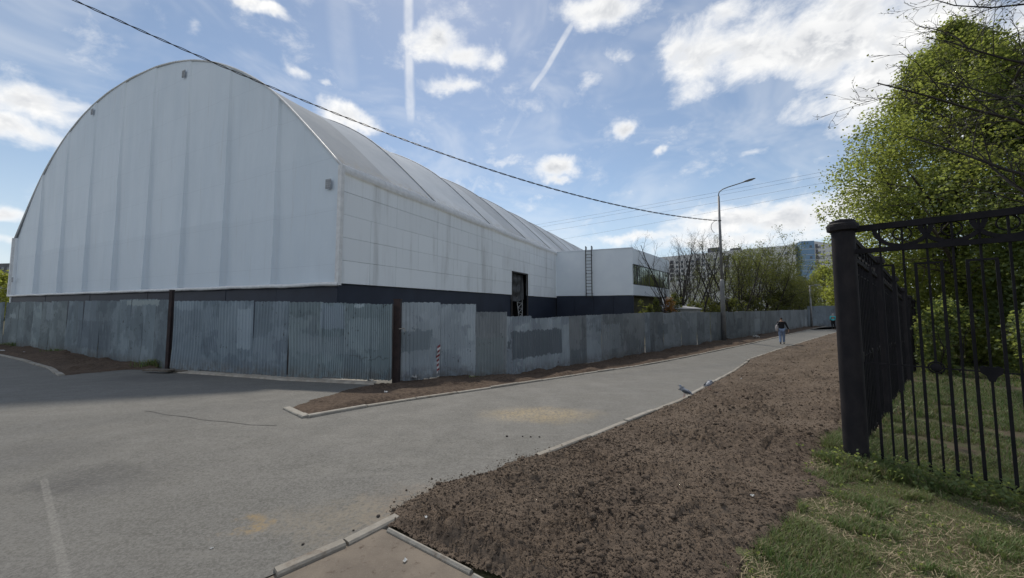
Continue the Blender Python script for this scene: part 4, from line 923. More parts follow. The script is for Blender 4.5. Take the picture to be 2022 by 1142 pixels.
def iron_post(p, r_, root=None, label=None, h=2.46):
    z = zg(p.y); mb = MB(); base = Vector((p.x, p.y, z))
    prof = [(r_ * 1.05, -0.1), (r_ * 1.05, 0.02), (r_, 0.05), (r_ * 0.97, h - 0.06), (r_ * 0.97, h - 0.03)]
    mb.lathe(base, prof, 22); cap = [(r_ * 1.0, h - 0.035), (r_ * 1.3, h - 0.02), (r_ * 1.33, h + 0.02), (r_ * 1.30, h + 0.045), (r_ * 1.08, h + 0.06), (r_ * 1.05, h + 0.085), (r_ * 0.6, h + 0.10), (0.004, h + 0.105)]
    if root is None:
        e = empty('fence_post', base, label, 'post')
    else: e = root
    o = mb.build('shaft' if root is None else 'post', MATS['post_paint'], e, org=base); c = MB(); c.lathe(base, cap, 22)
    c.build('cap', MATS['post_paint'], e if root is None else o, org=base)
    for me in (o.data,):
        me.polygons.foreach_set('use_smooth', [len(q.vertices) == 4 for q in me.polygons])
    return e
iron_post(POST, 0.105, None, 'thick round black corner post with wide cap, nearest of the iron fence')
right_run = empty('iron_fence', POST + SIDE * 0.12, 'black wrought iron fence panel with arcs and medallions at right edge', 'fence')
pL = iron_panel(right_run, POST + SIDE * 0.04, SIDE, 8)
iron_post(POST + SIDE * (pL + 0.22), 0.10, right_run)
iron_panel(right_run, POST + SIDE * (pL + 0.32), SIDE, 8)
long_run = empty('iron_fence', POST + RUN * 0.12, 'black iron fence run receding behind the corner post beside the soil bed', 'fence')
s = 0.05
for k in range(9):
    L = iron_panel(long_run, POST + RUN * s, RUN, 9); s += L + 0.06; iron_post(POST + RUN * s, 0.09, long_run, h=2.43); s += 0.06

# ------------------------------------------------------------------ street lamps and wires
M('lamp_steel', (0.20, 0.205, 0.22), (0.27, 0.275, 0.28), rough=0.55, scale=3, metal=0.3); M('lamp_dark', (0.07, 0.072, 0.08), (0.10, 0.10, 0.11), rough=0.5)
M('lamp_lens', (0.45, 0.46, 0.47), rough=0.2)
LB = G(1430, 672.5); LB.z = zg(LB.y)
lamp = empty('street_lamp', LB, 'tall grey street lamp standing against the sheet fence by the path', 'street lamp')
ztop_ = at_y(1420, 388, LB.y).z; zmid = at_y(1428, 552, LB.y).z; mb = MB()
mb.tube([LB, LB + Vector((0, 0, zmid - LB.z - 0.15)), LB + Vector((0, 0, zmid - LB.z))], [0.145, 0.135, 0.10], 14); mb.build('base_sleeve', MATS['lamp_steel'], lamp, smooth=True)
mb = MB(); mb.tube([LB + Vector((0, 0, zmid - LB.z - 0.02)), LB + Vector((0, 0, ztop_ - LB.z))], [0.095, 0.068], 12); mb.build('pole', MATS['lamp_steel'], lamp, smooth=True)
mb = MB(); rt = Vector((0.92, -0.39, 0)); top = Vector((LB.x, LB.y, ztop_))
tip = top + rt * 1.6 + Vector((0, 0, 0.82)); cv = [top + Vector((0, 0, -0.3)), top + Vector((0, 0, 0.15)), top + rt * 0.06 + Vector((0, 0, 0.32)), top + rt * 0.25 + Vector((0, 0, 0.46)), top + rt * 0.6 + Vector((0, 0, 0.58)), top + rt * 1.1 + Vector((0, 0, 0.70)), tip]
mb.tube(cv, 0.035, 8); mb.build('arm', MATS['lamp_steel'], lamp, smooth=True)
ad = (cv[-1] - cv[-2]).normalized(); sd2 = ad.cross(Vector((0, 0, 1))).normalized(); up2 = sd2.cross(ad)
mb = MB(); hs = [(-0.12, 0.05, 0.05), (0.0, 0.10, 0.07), (0.25, 0.145, 0.085), (0.5, 0.13, 0.06), (0.62, 0.05, 0.03)]
for q, w, h_ in hs:
    c = tip + ad * q
    for a in range(10):
        th = 2 * math.pi * a / 10; zz_ = math.sin(th); mb.v.append(tuple(c + sd2 * (w * math.cos(th)) + up2 * (h_ * (zz_ if zz_ > 0 else zz_ * 0.35))))
for i in range(len(hs) - 1):
    for a in range(10): mb.f.append((i * 10 + a, i * 10 + (a + 1) % 10, i * 10 + 10 + (a + 1) % 10, i * 10 + 10 + a))
mb.f += [tuple(range(10))[::-1], tuple(range(40, 50))]
lh = mb.build('lamp_head', MATS['lamp_dark'], lamp, smooth=True)
mb = MB(); mb.box(tip + ad * 0.28 - up2 * 0.035, (0.18, 0.36, 0.02), (sd2, ad, up2)); mb.build('lens', MATS['lamp_lens'], lh, org=LB)
mb = MB(); cp = at_y(1418, 436, LB.y); mb.tube([(LB.x + 0.09 * math.cos(a), LB.y + 0.09 * math.sin(a), cp.z) for a in np.linspace(0, 2 * math.pi, 13)[:-1]], 0.03, 5, closed=True); mb.build('cable_clamp', MATS['lamp_dark'], lamp)
mb = MB(); mb.tube([cp + Vector((-0.5 * math.sin(a) * 0.9 - 0.05, 0, -0.45 + 0.45 * math.cos(a))) for a in np.linspace(0, 2.6, 9)], 0.018, 4); mb.build('cable_tail', MATS['lamp_dark'], lamp)
# far lamp at the bend
FB = G(1599.5, 640); FB = Vector((33.9, 43.2, -0.65)); fh = at_y(1596, 564, FB.y).z
lamp2 = empty('street_lamp', FB, 'small distant street lamp with short arm at the end of the fence', 'street lamp')
mb = MB(); mb.tube([FB, Vector((FB.x, FB.y, fh))], [0.12, 0.07], 8); mb.build('pole', MATS['lamp_steel'], lamp2, smooth=True)
mb = MB(); mb.bar(Vector((FB.x - .05, FB.y, fh - 0.04)), Vector((FB.x + 0.55, FB.y - 0.1, fh + 0.05)), 0.06); mb.build('arm', MATS['lamp_steel'], lamp2)
mb = MB(); mb.box((FB.x + 0.75, FB.y - 0.1, fh + 0.06), (0.5, 0.2, 0.09)); mb.box((FB.x + 0.75, FB.y - 0.1, fh + 0.0), (0.4, 0.15, 0.04)); mb.build('lamp_head', MATS['lamp_steel'], lamp2)
# twisted overhead cable from the lamp to a pole out of view
M('cable_black', (0.018, 0.018, 0.02), rough=0.6)
A_ = cp + Vector((-0.08, 0, 0)); B_ = Vector((-14.13, 10.5, 11.17)); B_ = A_ + (B_ - A_) * 1.0; mb = MB(); NN = 260
def cab(f): q = A_.lerp(B_, f); q.z -= 4 * 1.4 * f * (1 - f); return q
for ph in (0, math.pi):
    pts = [];
    for i in range(NN + 1):
        f = i / NN * 1.22; q = cab(f); a = i * 0.9 + ph; pts.append(q + Vector((0, 0, 0.024 * math.sin(a))) + Vector((0.4, -0.9, 0)) * (0.024 * math.cos(a)))
    mb.tube(pts, 0.017, 4)
mb.build('overhead_cable', MATS['cable_black'], None, org=A_, label='black twisted overhead cable sweeping from the street lamp across the hall', cat='cable')
M('wire_grey', (0.10, 0.11, 0.12), rough=0.6)
for i, (a, b_, lab) in enumerate((((1080, 442), (1720, 322), 'topmost of the thin far power lines above the trees'), ((1080, 448), (1720, 330), 'second of the thin far power lines above the trees'), ((1120, 452), (1720, 345), 'third of the thin far power lines above the trees'), ((1180, 462), (1720, 358), 'lowest of the thin far power lines above the trees'))):
    p0, p1 = at_y(*a, 120 + i), at_y(*b_, 80 + i); d = p1 - p0; p1 = p1 + d * 0.6; p0 = p0 - d * 0.5; mb = MB(); pts = []
    for k in range(21):
        f = k / 20; q = p0.lerp(p1, f); q.z -= 1.2 * 4 * f * (1 - f) - 1.1; pts.append(q)
    mb.tube(pts, 0.026, 3); mb.build('power_line', MATS['wire_grey'], None, org=pts[10], label=lab, cat='wire', group='far power lines')
# ------------------------------------------------------------------ trees, shrubs, grass
def leaf_mat(name, c1, c2, c3, trans=0.45):
    m, t, b = new_mat(name); v = wpos(t); geo = t.n.new('ShaderNodeNewGeometry'); ri = geo.outputs['Random Per Island']
    c = t.mix(t.smooth(t.noise(v, 0.8, 3, 0.6), 0.35, 0.65), c1, c2); c = t.mix(t.math('MULTIPLY', ri, 0.7), c, c3)
    b.inputs['Roughness'].default_value = 0.5; b.inputs['Specular IOR Level'].default_value = 0.3; t.put(b.inputs['Base Color'], c)
    tr = t.n.new('ShaderNodeBsdfTranslucent'); t.put(tr.inputs[0], t.mix(0.55, c, (0.42, 0.48, 0.08))); mx = t.n.new('ShaderNodeMixShader'); mx.inputs[0].default_value = trans
    t.l.new(b.outputs[0], mx.inputs[1]); t.l.new(tr.outputs[0], mx.inputs[2]); t.l.new(mx.outputs[0], t.n['Material Output'].inputs[0]); return m
leaf_mat('leaf_maple', (0.145, 0.19, 0.06), (0.20, 0.23, 0.07), (0.235, 0.26, 0.09), 0.68)
leaf_mat('leaf_blue_green', (0.12, 0.175, 0.09), (0.155, 0.205, 0.10), (0.18, 0.23, 0.11), 0.62)  # bluer green than the maple leaf, for second tree, shrubs and weeds
leaf_mat('leaf_olive', (0.045, 0.052, 0.018), (0.070, 0.078, 0.022), (0.10, 0.11, 0.03), 0.35)
leaf_mat('leaf_yellow', (0.20, 0.22, 0.04), (0.25, 0.26, 0.05), (0.28, 0.28, 0.06), 0.55)
leaf_mat('leaf_rust', (0.25, 0.075, 0.03), (0.30, 0.10, 0.04), (0.22, 0.12, 0.05), 0.3)
M('bark', (0.045, 0.038, 0.032), (0.080, 0.068, 0.056), rough=0.9, scale=8, bump=0.4, bscale=30); M('bark_dark', (0.024, 0.021, 0.020), (0.042, 0.036, 0.033), rough=0.9, scale=8)
def leaves(name, centers, size, mat, spread, per, seed, flat=0.5):
    r_ = np.random.default_rng(seed); C = np.repeat(np.asarray(centers), per, 0); n = len(C)
    C = C + r_.normal(0, 1, (n, 3)) * spread
    a = r_.normal(0, 1, (n, 3)); a[:, 2] *= flat; a /= np.linalg.norm(a, axis=1)[:, None] + 1e-9
    b_ = np.cross(a, r_.normal(0, 1, (n, 3))); b_ /= np.linalg.norm(b_, axis=1)[:, None] + 1e-9
    s_ = size * r_.uniform(0.6, 1.35, (n, 1)); nn = np.cross(a, b_)
    V = np.stack([C - a * s_ * 0.5, C + b_ * s_ * 0.42 + nn * s_ * 0.12, C + a * s_ * 0.6, C - b_ * s_ * 0.42 + nn * s_ * 0.12], 1).reshape(-1, 3)
    return np_mesh(name, V, np.arange(4 * n).reshape(-1, 4))
def grow(seed, h, r0, levels, upward, spread0, stems=1, gnarl=0.16, start=0.25, dens=(9, 6, 5), ratio=(0.55, 0.5, 0.45), droop=0.0, lean=(0, 0)):
    """recursive branches in local space; returns (MB trunk, MB limbs, twig points)"""
    rn = random.Random(seed); trunk = MB(); limbs = MB(); tw = []
    def br(p, d, L, r_, lv):
        n = 6 if lv == 0 else (5 if lv == 1 else (4 if lv == 2 else 3)); pts = [p.copy()]; q = p.copy(); dd = d.copy()
        for i in range(n):
            dd = dd + Vector((rn.gauss(0, gnarl), rn.gauss(0, gnarl), rn.gauss(0, gnarl * 0.7) + upward * (0.10 if lv else 0.12) - droop * lv * 0.05)); dd.normalize(); q = q + dd * (L / n); pts.append(q.copy())
        tip = 0.28 if lv < levels else 0.35; rad = [r_ * (1 - (1 - tip) * i / n) for i in range(n + 1)]
        (trunk if lv == 0 else limbs).tube(pts, rad, (8, 5, 4, 3, 3)[min(lv, 4)], cap=False)
        if lv >= levels:
            tw.extend(pts[1:]); return
        if lv >= levels - 1: tw.extend(pts[3:])
        k = dens[min(lv, len(dens) - 1)]
        for j in range(k):
            f = (start if lv == 0 else 0.2) + (1 - (start if lv == 0 else 0.2)) * (j + rn.random() * 0.9) / k; f = min(f, 0.99); idx = f * n; i0 = int(idx); base = pts[i0].lerp(pts[min(i0 + 1, n)], idx - i0)
            ax = (pts[min(i0 + 1, n)] - pts[i0]).normalized(); az_ = rn.uniform(0, 2 * math.pi) if lv else j * 2.4 + rn.uniform(-.5, .5); o1 = ax.orthogonal().normalized(); o2 = ax.cross(o1)
            ang = rn.uniform(*spread0) if lv == 0 else rn.uniform(0.45, 1.0); nd = ax * math.cos(ang) + (o1 * math.cos(az_) + o2 * math.sin(az_)) * math.sin(ang)
            ll = L * ratio[min(lv, len(ratio) - 1)] * (1.15 - 0.55 * f) * rn.uniform(0.75, 1.2); br(base, nd.normalized(), ll, max(r_ * (1 - 0.72 * f) * 0.55, 0.006), lv + 1)
    for s_ in range(stems):
        a = s_ * 2.4 + rn.random(); off = Vector((math.cos(a), math.sin(a), 0)) * (0.16 * (stems > 1) * (1 + s_ * .3)); d = Vector((lean[0] + off.x * 0.75, lean[1] + off.y * 0.75, 1)).normalized(); br(off, d, h * rn.uniform(0.8, 1.0) if s_ else h, r0 * (1 if not s_ else rn.uniform(.6, .9)), 0)
    return trunk, limbs, tw
def place(name, p, label, cat, group, meshes, rotz=0.0, sc=1.0):
    e = empty(name, p, label, cat, group); e.rotation_euler = (0, 0, rotz); e.scale = (sc, sc, sc)
    for pn, me in meshes:
        o = bpy.data.objects.new(pn, me); COL.objects.link(o); o.parent = e
    return e
def mesh_of(mb, name, mat):
    me = mb.mesh(name, (0, 0, 0), True); me.materials.append(mat); return me
def with_mat(me, mat): me.materials.append(mat); return me
# --- big leafy maple behind the iron fence
def blob_crown(seed, n, levels_, noise_amp=0.35):
    """clump centres filling an uneven crown: list of (z, radius) along the axis"""
    r_ = np.random.default_rng(seed); out = []
    zs = [q[0] for q in levels_]; rs = [q[1] for q in levels_]
    while len(out) < n:
        z = r_.uniform(zs[0], zs[-1]); R_ = np.interp(z, zs, rs); a = r_.uniform(0, 2 * math.pi); k = math.sqrt(r_.uniform(0.15, 1.0))
        lump = 1 + noise_amp * mnoise.noise(Vector((math.cos(a) * 2.2, math.sin(a) * 2.2, z * 0.55 + seed)))*1.6
        if mnoise.noise(Vector((math.cos(a) * R_ * k * .7, math.sin(a) * R_ * k * .7, z * .7 + seed * 3))) < -0.22: continue
        out.append((math.cos(a) * R_ * k * lump, math.sin(a) * R_ * k * lump, z + r_.normal(0, 0.1)))
    return np.array(out)
MP = Vector((18.9, 15.6, zg(15.6)))
tk, lm, tw = grow(3, 12.5, 0.26, 3, 0.35, (0.6, 1.1), start=0.12, dens=(16, 7, 4), ratio=(0.36, 0.5, 0.5))
cr = blob_crown(5, 7400, [(0.3, 2.4), (1.5, 3.1), (4.0, 3.7), (6.3, 4.3), (8, 4.1), (10, 3.2), (12.1, 1.9), (13.3, 1.0), (14.1, 0.2)])
place('maple_tree', MP, 'tall leafy green maple rising behind the iron fence at right', 'tree', None, [('trunk', mesh_of(tk, 'trunk', MATS['bark'])), ('limbs', mesh_of(lm, 'limbs', MATS['bark'])), ('crown', with_mat(leaves('crown', cr, 0.095, None, 0.20, 22, 1), MATS['leaf_maple']))])
cr2 = blob_crown(9, 5200, [(0.4, 2.6), (2.0, 3.5), (4.5, 4.2), (7, 3.9), (9, 2.6), (10.6, 1.2), (11.4, 0.2)])
tk2, lm2, tw2 = grow(8, 11.5, 0.25, 3, 0.35, (0.6, 1.1), start=0.12, dens=(12, 6, 4), ratio=(0.38, 0.5, 0.5))
place('maple_tree', Vector((19.9, 13.1, zg(13.1))), 'darker leafy tree right of the tall maple, cut by picture edge', 'tree', None, [('trunk', mesh_of(tk2, 'trunk', MATS['bark'])), ('limbs', mesh_of(lm2, 'limbs', MATS['bark'])), ('crown', with_mat(leaves('crown', cr2, 0.10, None, 0.21, 20, 2), MATS['leaf_blue_green']))])
# --- bare tree with long drooping twigs in front of the maple
tk3, lm3, tw3 = grow(21, 11.5, 0.13, 4, 0.30, (0.9, 1.45), start=0.32, dens=(26, 8, 5, 3), ratio=(0.46, 0.45, 0.45, 0.5), gnarl=0.15, lean=(-0.06, 0.02))
bt = place('bare_tree', Vector((14.1, 9.4, zg(9.4))), 'bare dark tree at right edge with long twigs across the maple', 'tree', None, [('trunk', mesh_of(tk3, 'trunk', MATS['bark_dark'])), ('limbs', mesh_of(lm3, 'limbs', MATS['bark_dark'])), ('buds', with_mat(leaves('buds', np.array([tuple(q) for q in tw3])[::3], 0.05, None, 0.03, 1, 4), MATS['leaf_olive']))], 0.4)
for ch in bt.children:
    if ch.name.startswith('buds'): ch['kind'] = 'stuff'
# --- shrubs under the trees
def shrub(p, r_, h, n, mat, label, group, seed, size=0.10):
    tk, lm, tw = grow(seed, h * 0.8, 0.03, 2, 0.2, (0.3, 0.8), stems=5, start=0.2, dens=(5, 4), ratio=(0.5, 0.5)); cr = blob_crown(seed, n, [(0.1, r_ * .7), (h * .4, r_), (h * .8, r_ * .75), (h, r_ * .2)])
    for q in tk.f: lm.f.append(tuple(i + len(lm.v) for i in q))
    lm.v += tk.v
    return place('shrub', p, label, 'shrub', group, [('stems', mesh_of(lm, 'stems', MATS['bark_dark'])), ('foliage', with_mat(leaves('foliage', cr, size, None, 0.10, 8, seed), mat))])
shrub(Vector((13.9, 12.3, zg(12.3))), 0.75, 2.2, 330, MATS['leaf_blue_green'], 'dark shrub just beyond the receding iron fence', 'shrubs under the trees', 61)
shrub(Vector((14.6, 10.5, zg(10.5))), 0.9, 1.9, 420, MATS['leaf_blue_green'], 'low green shrub behind the iron panel at right edge', 'shrubs under the trees', 62)
shrub(Vector((26.0, 20.5, zg(19.5))), 1.9, 3.4, 700, MATS['leaf_maple'], 'wide bright shrub between the maple and the darker tree', 'shrubs under the trees', 63, 0.13)
shrub(Vector((21.5, 21.5, zg(19.5))), 1.8, 3.6, 650, MATS['leaf_maple'], 'bright shrub at the foot of the tall maple', 'shrubs under the trees', 64, 0.13)
shrub(Vector((29.0, 23.5, -0.65)), 2.6, 4.5, 800, MATS['leaf_blue_green'], 'large blue green shrub far back on the lawn at right', 'shrubs under the trees', 65, 0.16)
# --- bare and budding trees behind the sheet fence
protos = []
for i in range(5):
    tk, lm, tw = grow(100 + i, 9.5, 0.11, 3, 0.42, (0.3, 0.75), stems=(3, 2, 3, 1, 2)[i], start=0.12, dens=(8, 6, 5), ratio=(0.5, 0.45, 0.42), gnarl=0.12)
    protos.append((mesh_of(tk, 'trunk', MATS['bark_dark']), mesh_of(lm, 'limbs', MATS['bark_dark']), np.array([tuple(q) for q in tw])))
olive = [with_mat(leaves('crown', protos[i][2][::2], 0.12, None, 0.24, 6, 40 + i), MATS['leaf_olive']) for i in range(5)]
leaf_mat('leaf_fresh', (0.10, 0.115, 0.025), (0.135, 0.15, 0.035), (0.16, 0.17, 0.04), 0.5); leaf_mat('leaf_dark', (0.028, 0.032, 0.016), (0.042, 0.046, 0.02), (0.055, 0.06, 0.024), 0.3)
bright = [with_mat(leaves('crown', protos[i][2][::2], 0.12, None, 0.24, 6, 60 + i), MATS['leaf_fresh']) for i in range(5)]
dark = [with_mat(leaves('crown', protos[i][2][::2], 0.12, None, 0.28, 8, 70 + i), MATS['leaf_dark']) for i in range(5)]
yell = [with_mat(leaves('crown', protos[i][2][::2], 0.12, None, 0.2, 2, 50 + i), MATS['leaf_olive']) for i in range(5)]
TREES = [  # picture x of the foot, depth, height, kind (0 bare, 1 leafy olive, 2 thin leaves), label
 (1316, 36, 6.8, 0, 'leftmost and lowest bare tree, in front of the annex rounded end'), (1334, 36, 9.4, 0, 'spreading bare tree right of the annex'), (1352, 39, 10.2, 0, 'dense bare tree between annex and street lamp'),
 (1384, 36, 8.6, 0, 'bare tree just left of the street lamp'), (1410, 44, 9.6, 2, 'thinly leafed tree directly behind the street lamp'), (1392, 50, 7.0, 3, 'low olive green tree behind the bare trees left of the lamp'),
 (1458, 36, 9.4, 0, 'forked bare tree just right of the street lamp'), (1482, 45, 9.0, 3, 'olive green tree right of the forked bare tree'), (1510, 44, 11.2, 2, 'tallest thin tree right of the street lamp'), (1440, 47, 8.0, 3, 'bushy olive tree behind the forked bare tree'),
 (1533, 47, 8.6, 1, 'dense olive tree in front of the apartment block'), (1556, 50, 9.0, 2, 'slim twiggy tree left of the blue stair tower'), (1575, 52, 6.0, 4, 'short dark tree near the distant street lamp'), (1500, 55, 7.4, 1, 'hidden green tree behind the tallest thin tree'),
 (1590, 56, 5.2, 4, 'last dark tree before the yellow green one'), (1340, 52, 6.0, 1, 'low green tree behind the spreading bare tree'),
 (1425, 42, 9.2, 0, 'bare tree whose twigs cross the lamp pole'), (1470, 40, 8.6, 2, 'thin leafed tree in the gap right of the lamp'), (1495, 41, 8.8, 1, 'olive thicket tree left of the person in black'), (1522, 43, 8.4, 1, 'olive thicket tree above the person in black'), (1545, 45, 6.6, 1, 'olive thicket tree right of the person in black'),
 (1562, 47, 6.3, 4, 'dark thicket tree below the slim twiggy one'), (1580, 49, 5.4, 4, 'dark thicket tree left of the distant lamp'), (1346, 46, 9.0, 0, 'bare tree beyond the annex rounded end'), (1370, 43, 10.0, 0, 'tall bare tree rising left of the lamp pole'), (1450, 54, 7.0, 1, 'low green tree far behind the forked bare tree')]
for i, (px_, Y_, h_, kd, lab) in enumerate(TREES):
    p = at_y(px_, 606, Y_); p.z = -0.65; k = i % 5; parts = [('trunk', protos[k][0]), ('limbs', protos[k][1])]
    if kd == 1: parts.append(('crown', olive[k]))
    if kd == 2: parts.append(('crown', yell[k]))
    if kd == 3: parts.append(('crown', bright[k]))
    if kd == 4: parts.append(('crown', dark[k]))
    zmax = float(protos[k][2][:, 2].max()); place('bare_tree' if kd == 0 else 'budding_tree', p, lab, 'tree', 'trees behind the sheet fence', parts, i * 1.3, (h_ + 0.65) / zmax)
def round_tree(p, h, r_, mat, lab, seed, n=900, size=0.3, low=0.25):
    tk, lm, tw = grow(seed, h * 0.85, 0.2, 2, 0.3, (0.5, 1.0), start=0.25, dens=(9, 5), ratio=(0.45, 0.5)); cr = blob_crown(seed, n, [(h * low, r_ * .6), (h * .45, r_), (h * .7, r_ * .85), (h * .9, r_ * .45), (h, r_ * .1)])
    place('yellow_green_tree', p, lab, 'tree', None, [('trunk', mesh_of(tk, 'trunk', MATS['bark'])), ('limbs', mesh_of(lm, 'limbs', MATS['bark'])), ('crown', with_mat(leaves('crown', cr, size, None, 0.35, 8, seed), mat))])
p = at_y(1632, 606, 72); p.z = -.65; round_tree(p, 9.4, 4.0, MATS['leaf_yellow'], 'yellow green tree beyond the end of the path', 71, low=0.05)
p = at_y(1668, 606, 66); p.z = -.65; round_tree(p, 8.0, 3.2, MATS['leaf_yellow'], 'smaller yellow green tree half behind the iron corner post', 74, 700, low=0.05)
p = at_y(-2, 606, 62); p.z = -.65; round_tree(p, 7.6, 4.2, MATS['leaf_yellow'], 'bright yellow green tree left of the arched hall', 72, low=0.05)
p = at_y(1620, 606, 60); p.z = -.65; shrub(p, 1.9, 2.6, 300, MATS['leaf_blue_green'], 'dark bush beyond the far sheet fence', 'bushes behind the fence', 73, 0.22)
for px_, Y_, h_, r_, mt, lab, sd3 in ((1296, 33, 2.9, 0.35, 'leaf_olive', 'slim bright green sapling before the annex ground floor', 81), (1322, 33, 3.0, 0.55, 'leaf_rust', 'rusty red leaved shrub showing over the fence', 82), (1333, 34.5, 3.4, 0.6, 'leaf_olive', 'green shrub right of the rusty one', 83), (1266, 31, 2.6, 0.3, 'leaf_olive', 'small green twig bush by the annex corner', 84), (1282, 31, 2.4, 0.25, 'leaf_olive', 'tiny green bush between sapling and annex corner', 85), (1370, 36, 2.7, 1.1, 'leaf_olive', 'low olive bush left of the street lamp foot', 86), (1402, 38, 2.9, 1.2, 'leaf_olive', 'low olive bush right under the bare trees', 87)):
    p = at_y(px_, 606, Y_); p.z = -.65; shrub(p, r_, h_, int(170 * r_) + 40, MATS[mt], lab, 'bushes behind the fence', sd3, 0.13)
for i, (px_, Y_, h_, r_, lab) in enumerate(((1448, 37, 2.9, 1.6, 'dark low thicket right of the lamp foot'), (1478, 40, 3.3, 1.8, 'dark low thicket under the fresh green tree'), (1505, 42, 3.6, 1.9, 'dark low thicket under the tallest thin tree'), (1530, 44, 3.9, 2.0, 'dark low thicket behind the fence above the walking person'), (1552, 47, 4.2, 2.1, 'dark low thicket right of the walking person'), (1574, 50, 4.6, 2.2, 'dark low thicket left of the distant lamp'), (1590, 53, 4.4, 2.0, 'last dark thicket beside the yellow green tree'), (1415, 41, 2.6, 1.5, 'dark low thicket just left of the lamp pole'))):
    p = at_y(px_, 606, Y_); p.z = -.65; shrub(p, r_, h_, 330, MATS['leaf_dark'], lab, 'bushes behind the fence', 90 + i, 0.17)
# --- grass: real blades on the lawn
m, t, b = new_mat('grass_blade'); ri = t.n.new('ShaderNodeNewGeometry').outputs['Random Per Island']; v = wpos(t)
c = t.mix(t.smooth(t.noise(v, 1.6, 4, 0.6), 0.35, 0.65), (0.100, 0.170, 0.042), (0.150, 0.200, 0.058)); c = t.mix(t.smooth(ri, 0.62, 0.70), c, (0.25, 0.21, 0.125)); c = t.mix(t.math('MULTIPLY', t.math('FRACT', t.math('MULTIPLY', ri, 17)), 0.4), c, (0.16, 0.22, 0.065))
t.put(b.inputs['Base Color'], c); b.inputs['Roughness'].default_value = 0.6
tr = t.n.new('ShaderNodeBsdfTranslucent'); t.put(tr.inputs[0], c); mx = t.n.new('ShaderNodeMixShader'); mx.inputs[0].default_value = 0.35; t.l.new(b.outputs[0], mx.inputs[1]); t.l.new(tr.outputs[0], mx.inputs[2]); t.l.new(mx.outputs[0], t.n['Material Output'].inputs[0])
def blades(x, y, hgt, wid, seed):
    r_ = np.random.default_rng(seed); n = len(x); yy = np.clip((y - 3) / 13, 0, 1); z = -0.65 * yy * yy * (3 - 2 * yy) - 0.03
    a = r_.uniform(0, 2 * np.pi, n); ln = r_.uniform(0.2, 1.1, n) * hgt; h_ = hgt * r_.uniform(0.5, 1.1, n); ca, sa = np.cos(a), np.sin(a)
    w = wid * r_.uniform(0.7, 1.3, n); b0 = np.stack([x - sa * w, y + ca * w, z], 1); b1 = np.stack([x + sa * w, y - ca * w, z], 1)
    m0 = np.stack([x + ca * ln * .4 - sa * w * .7, y + sa * ln * .4 + ca * w * .7, z + h_ * .65], 1); m1 = np.stack([x + ca * ln * .4 + sa * w * .7, y + sa * ln * .4 - ca * w * .7, z + h_ * .65], 1); tp = np.stack([x + ca * ln, y + sa * ln, z + h_], 1); tq = tp + np.stack([sa * w * .1, -ca * w * .1, 0 * w], 1)
    V = np.stack([b0, b1, m1, m0, tp, tq], 1).reshape(-1, 3); i = np.arange(n)[:, None] * 6
    F = np.concatenate([i + [0, 1, 2, 3], i + [3, 2, 5, 4]], 0); return V, F
gx, gy, gh, gw = [], [], [], []
r_ = np.random.default_rng(5)
strip = [grass_edge[k] + Vector((-.42, .08, 0)) for k in range(len(grass_edge))] + [Vector((2.2, 1.0, 0)), Vector((5.5, 1.0, 0)), Vector((5.5, 3.0, 0)), POST + RUN * 1.2 + E2 * 0.5]
def scatter(n, x0, x1, y0, y1, test, h_, w_, clump, thr):
    x = r_.uniform(x0, x1, n); y = r_.uniform(y0, y1, n); k = test(x, y) & (fbm(x * clump, y * clump, 3, seed=77) > thr); x, y = x[k], y[k]
    gx.append(x); gy.append(y); gh.append(np.full(len(x), h_) * (0.7 + 0.9 * np.clip(fbm(x * 2, y * 2, 2, seed=3) + .5, 0, 1))); gw.append(np.full(len(x), w_))
scatter(170000, 1.2, 5.5, 1.0, 4.5, lambda x, y: inpoly(x, y, strip), 0.05, 0.0028, 3.4, 0.02)
scatter(200000, 1.2, 5.5, 1.0, 4.5, lambda x, y: inpoly(x, y, strip), 0.016, 0.0017, 3.0, -0.6)
fd = lambda x, y: edge_dist(x, y, [POST + RUN * 1.0, POST, POST + SIDE * 3.0])
scatter(160000, 2.2, 6.0, 1.5, 6.0, lambda x, y: (fd(x, y) < 0.34) , 0.085, 0.0030, 2.5, -0.28)
def beyond(x, y):
    q = (x - POST.x) * E2.x + (y - POST.y) * E2.y; nn = Vector((-SIDE.y, SIDE.x, 0)); s2 = (x - POST.x) * nn.x + (y - POST.y) * nn.y; return (q > 0.02) & (s2 > 0.02)
scatter(130000, 3.4, 11, 3, 10, beyond, 0.06, 0.0042, 1.6, -0.25)
scatter(90000, 6, 24, 6, 22, beyond, 0.085, 0.009, 0.9, -0.25)
scatter(30000, 14, 45, 14, 42, beyond, 0.11, 0.018, 0.6, -0.15)
X_, Y_, H_, W_ = (np.concatenate(q) for q in (gx, gy, gh, gw)); V, Fc = blades(X_, Y_, H_, W_, 9)
o = link('grass', np_mesh('grass', V, Fc), MATS['grass_blade']); tag(o, 'rough green grass with straw around and beyond the iron fence', 'grass', kind='stuff')
# weeds at the foot of the sheet fence
def weed(p, n, h_, lab, seed):
    r2 = np.random.default_rng(seed); x = p.x + r2.normal(0, 0.28, n); y = p.y + r2.normal(0, 0.10, n); V, Fc = blades(x, y, np.full(n, h_), np.full(n, 0.012), seed); V[:, 2] += 0.05
    o = link('weeds', np_mesh('weeds', V - np.array(p), Fc), MATS['grass_blade'], None, p); tag(o, lab, 'weeds', 'weeds along the fence foot')
weed(G(303, 727), 260, 0.30, 'leafy green weed clump left of the tall gate post', 1); weed(G(108, 697), 120, 0.2, 'small weed tuft against the left sheet fence', 2); weed(G(20, 684), 150, 0.22, 'weeds at the foot of the leftmost fence sheets', 3); weed(G(933, 747), 40, 0.07, 'tiny yellow green weed below a fence seam', 4)
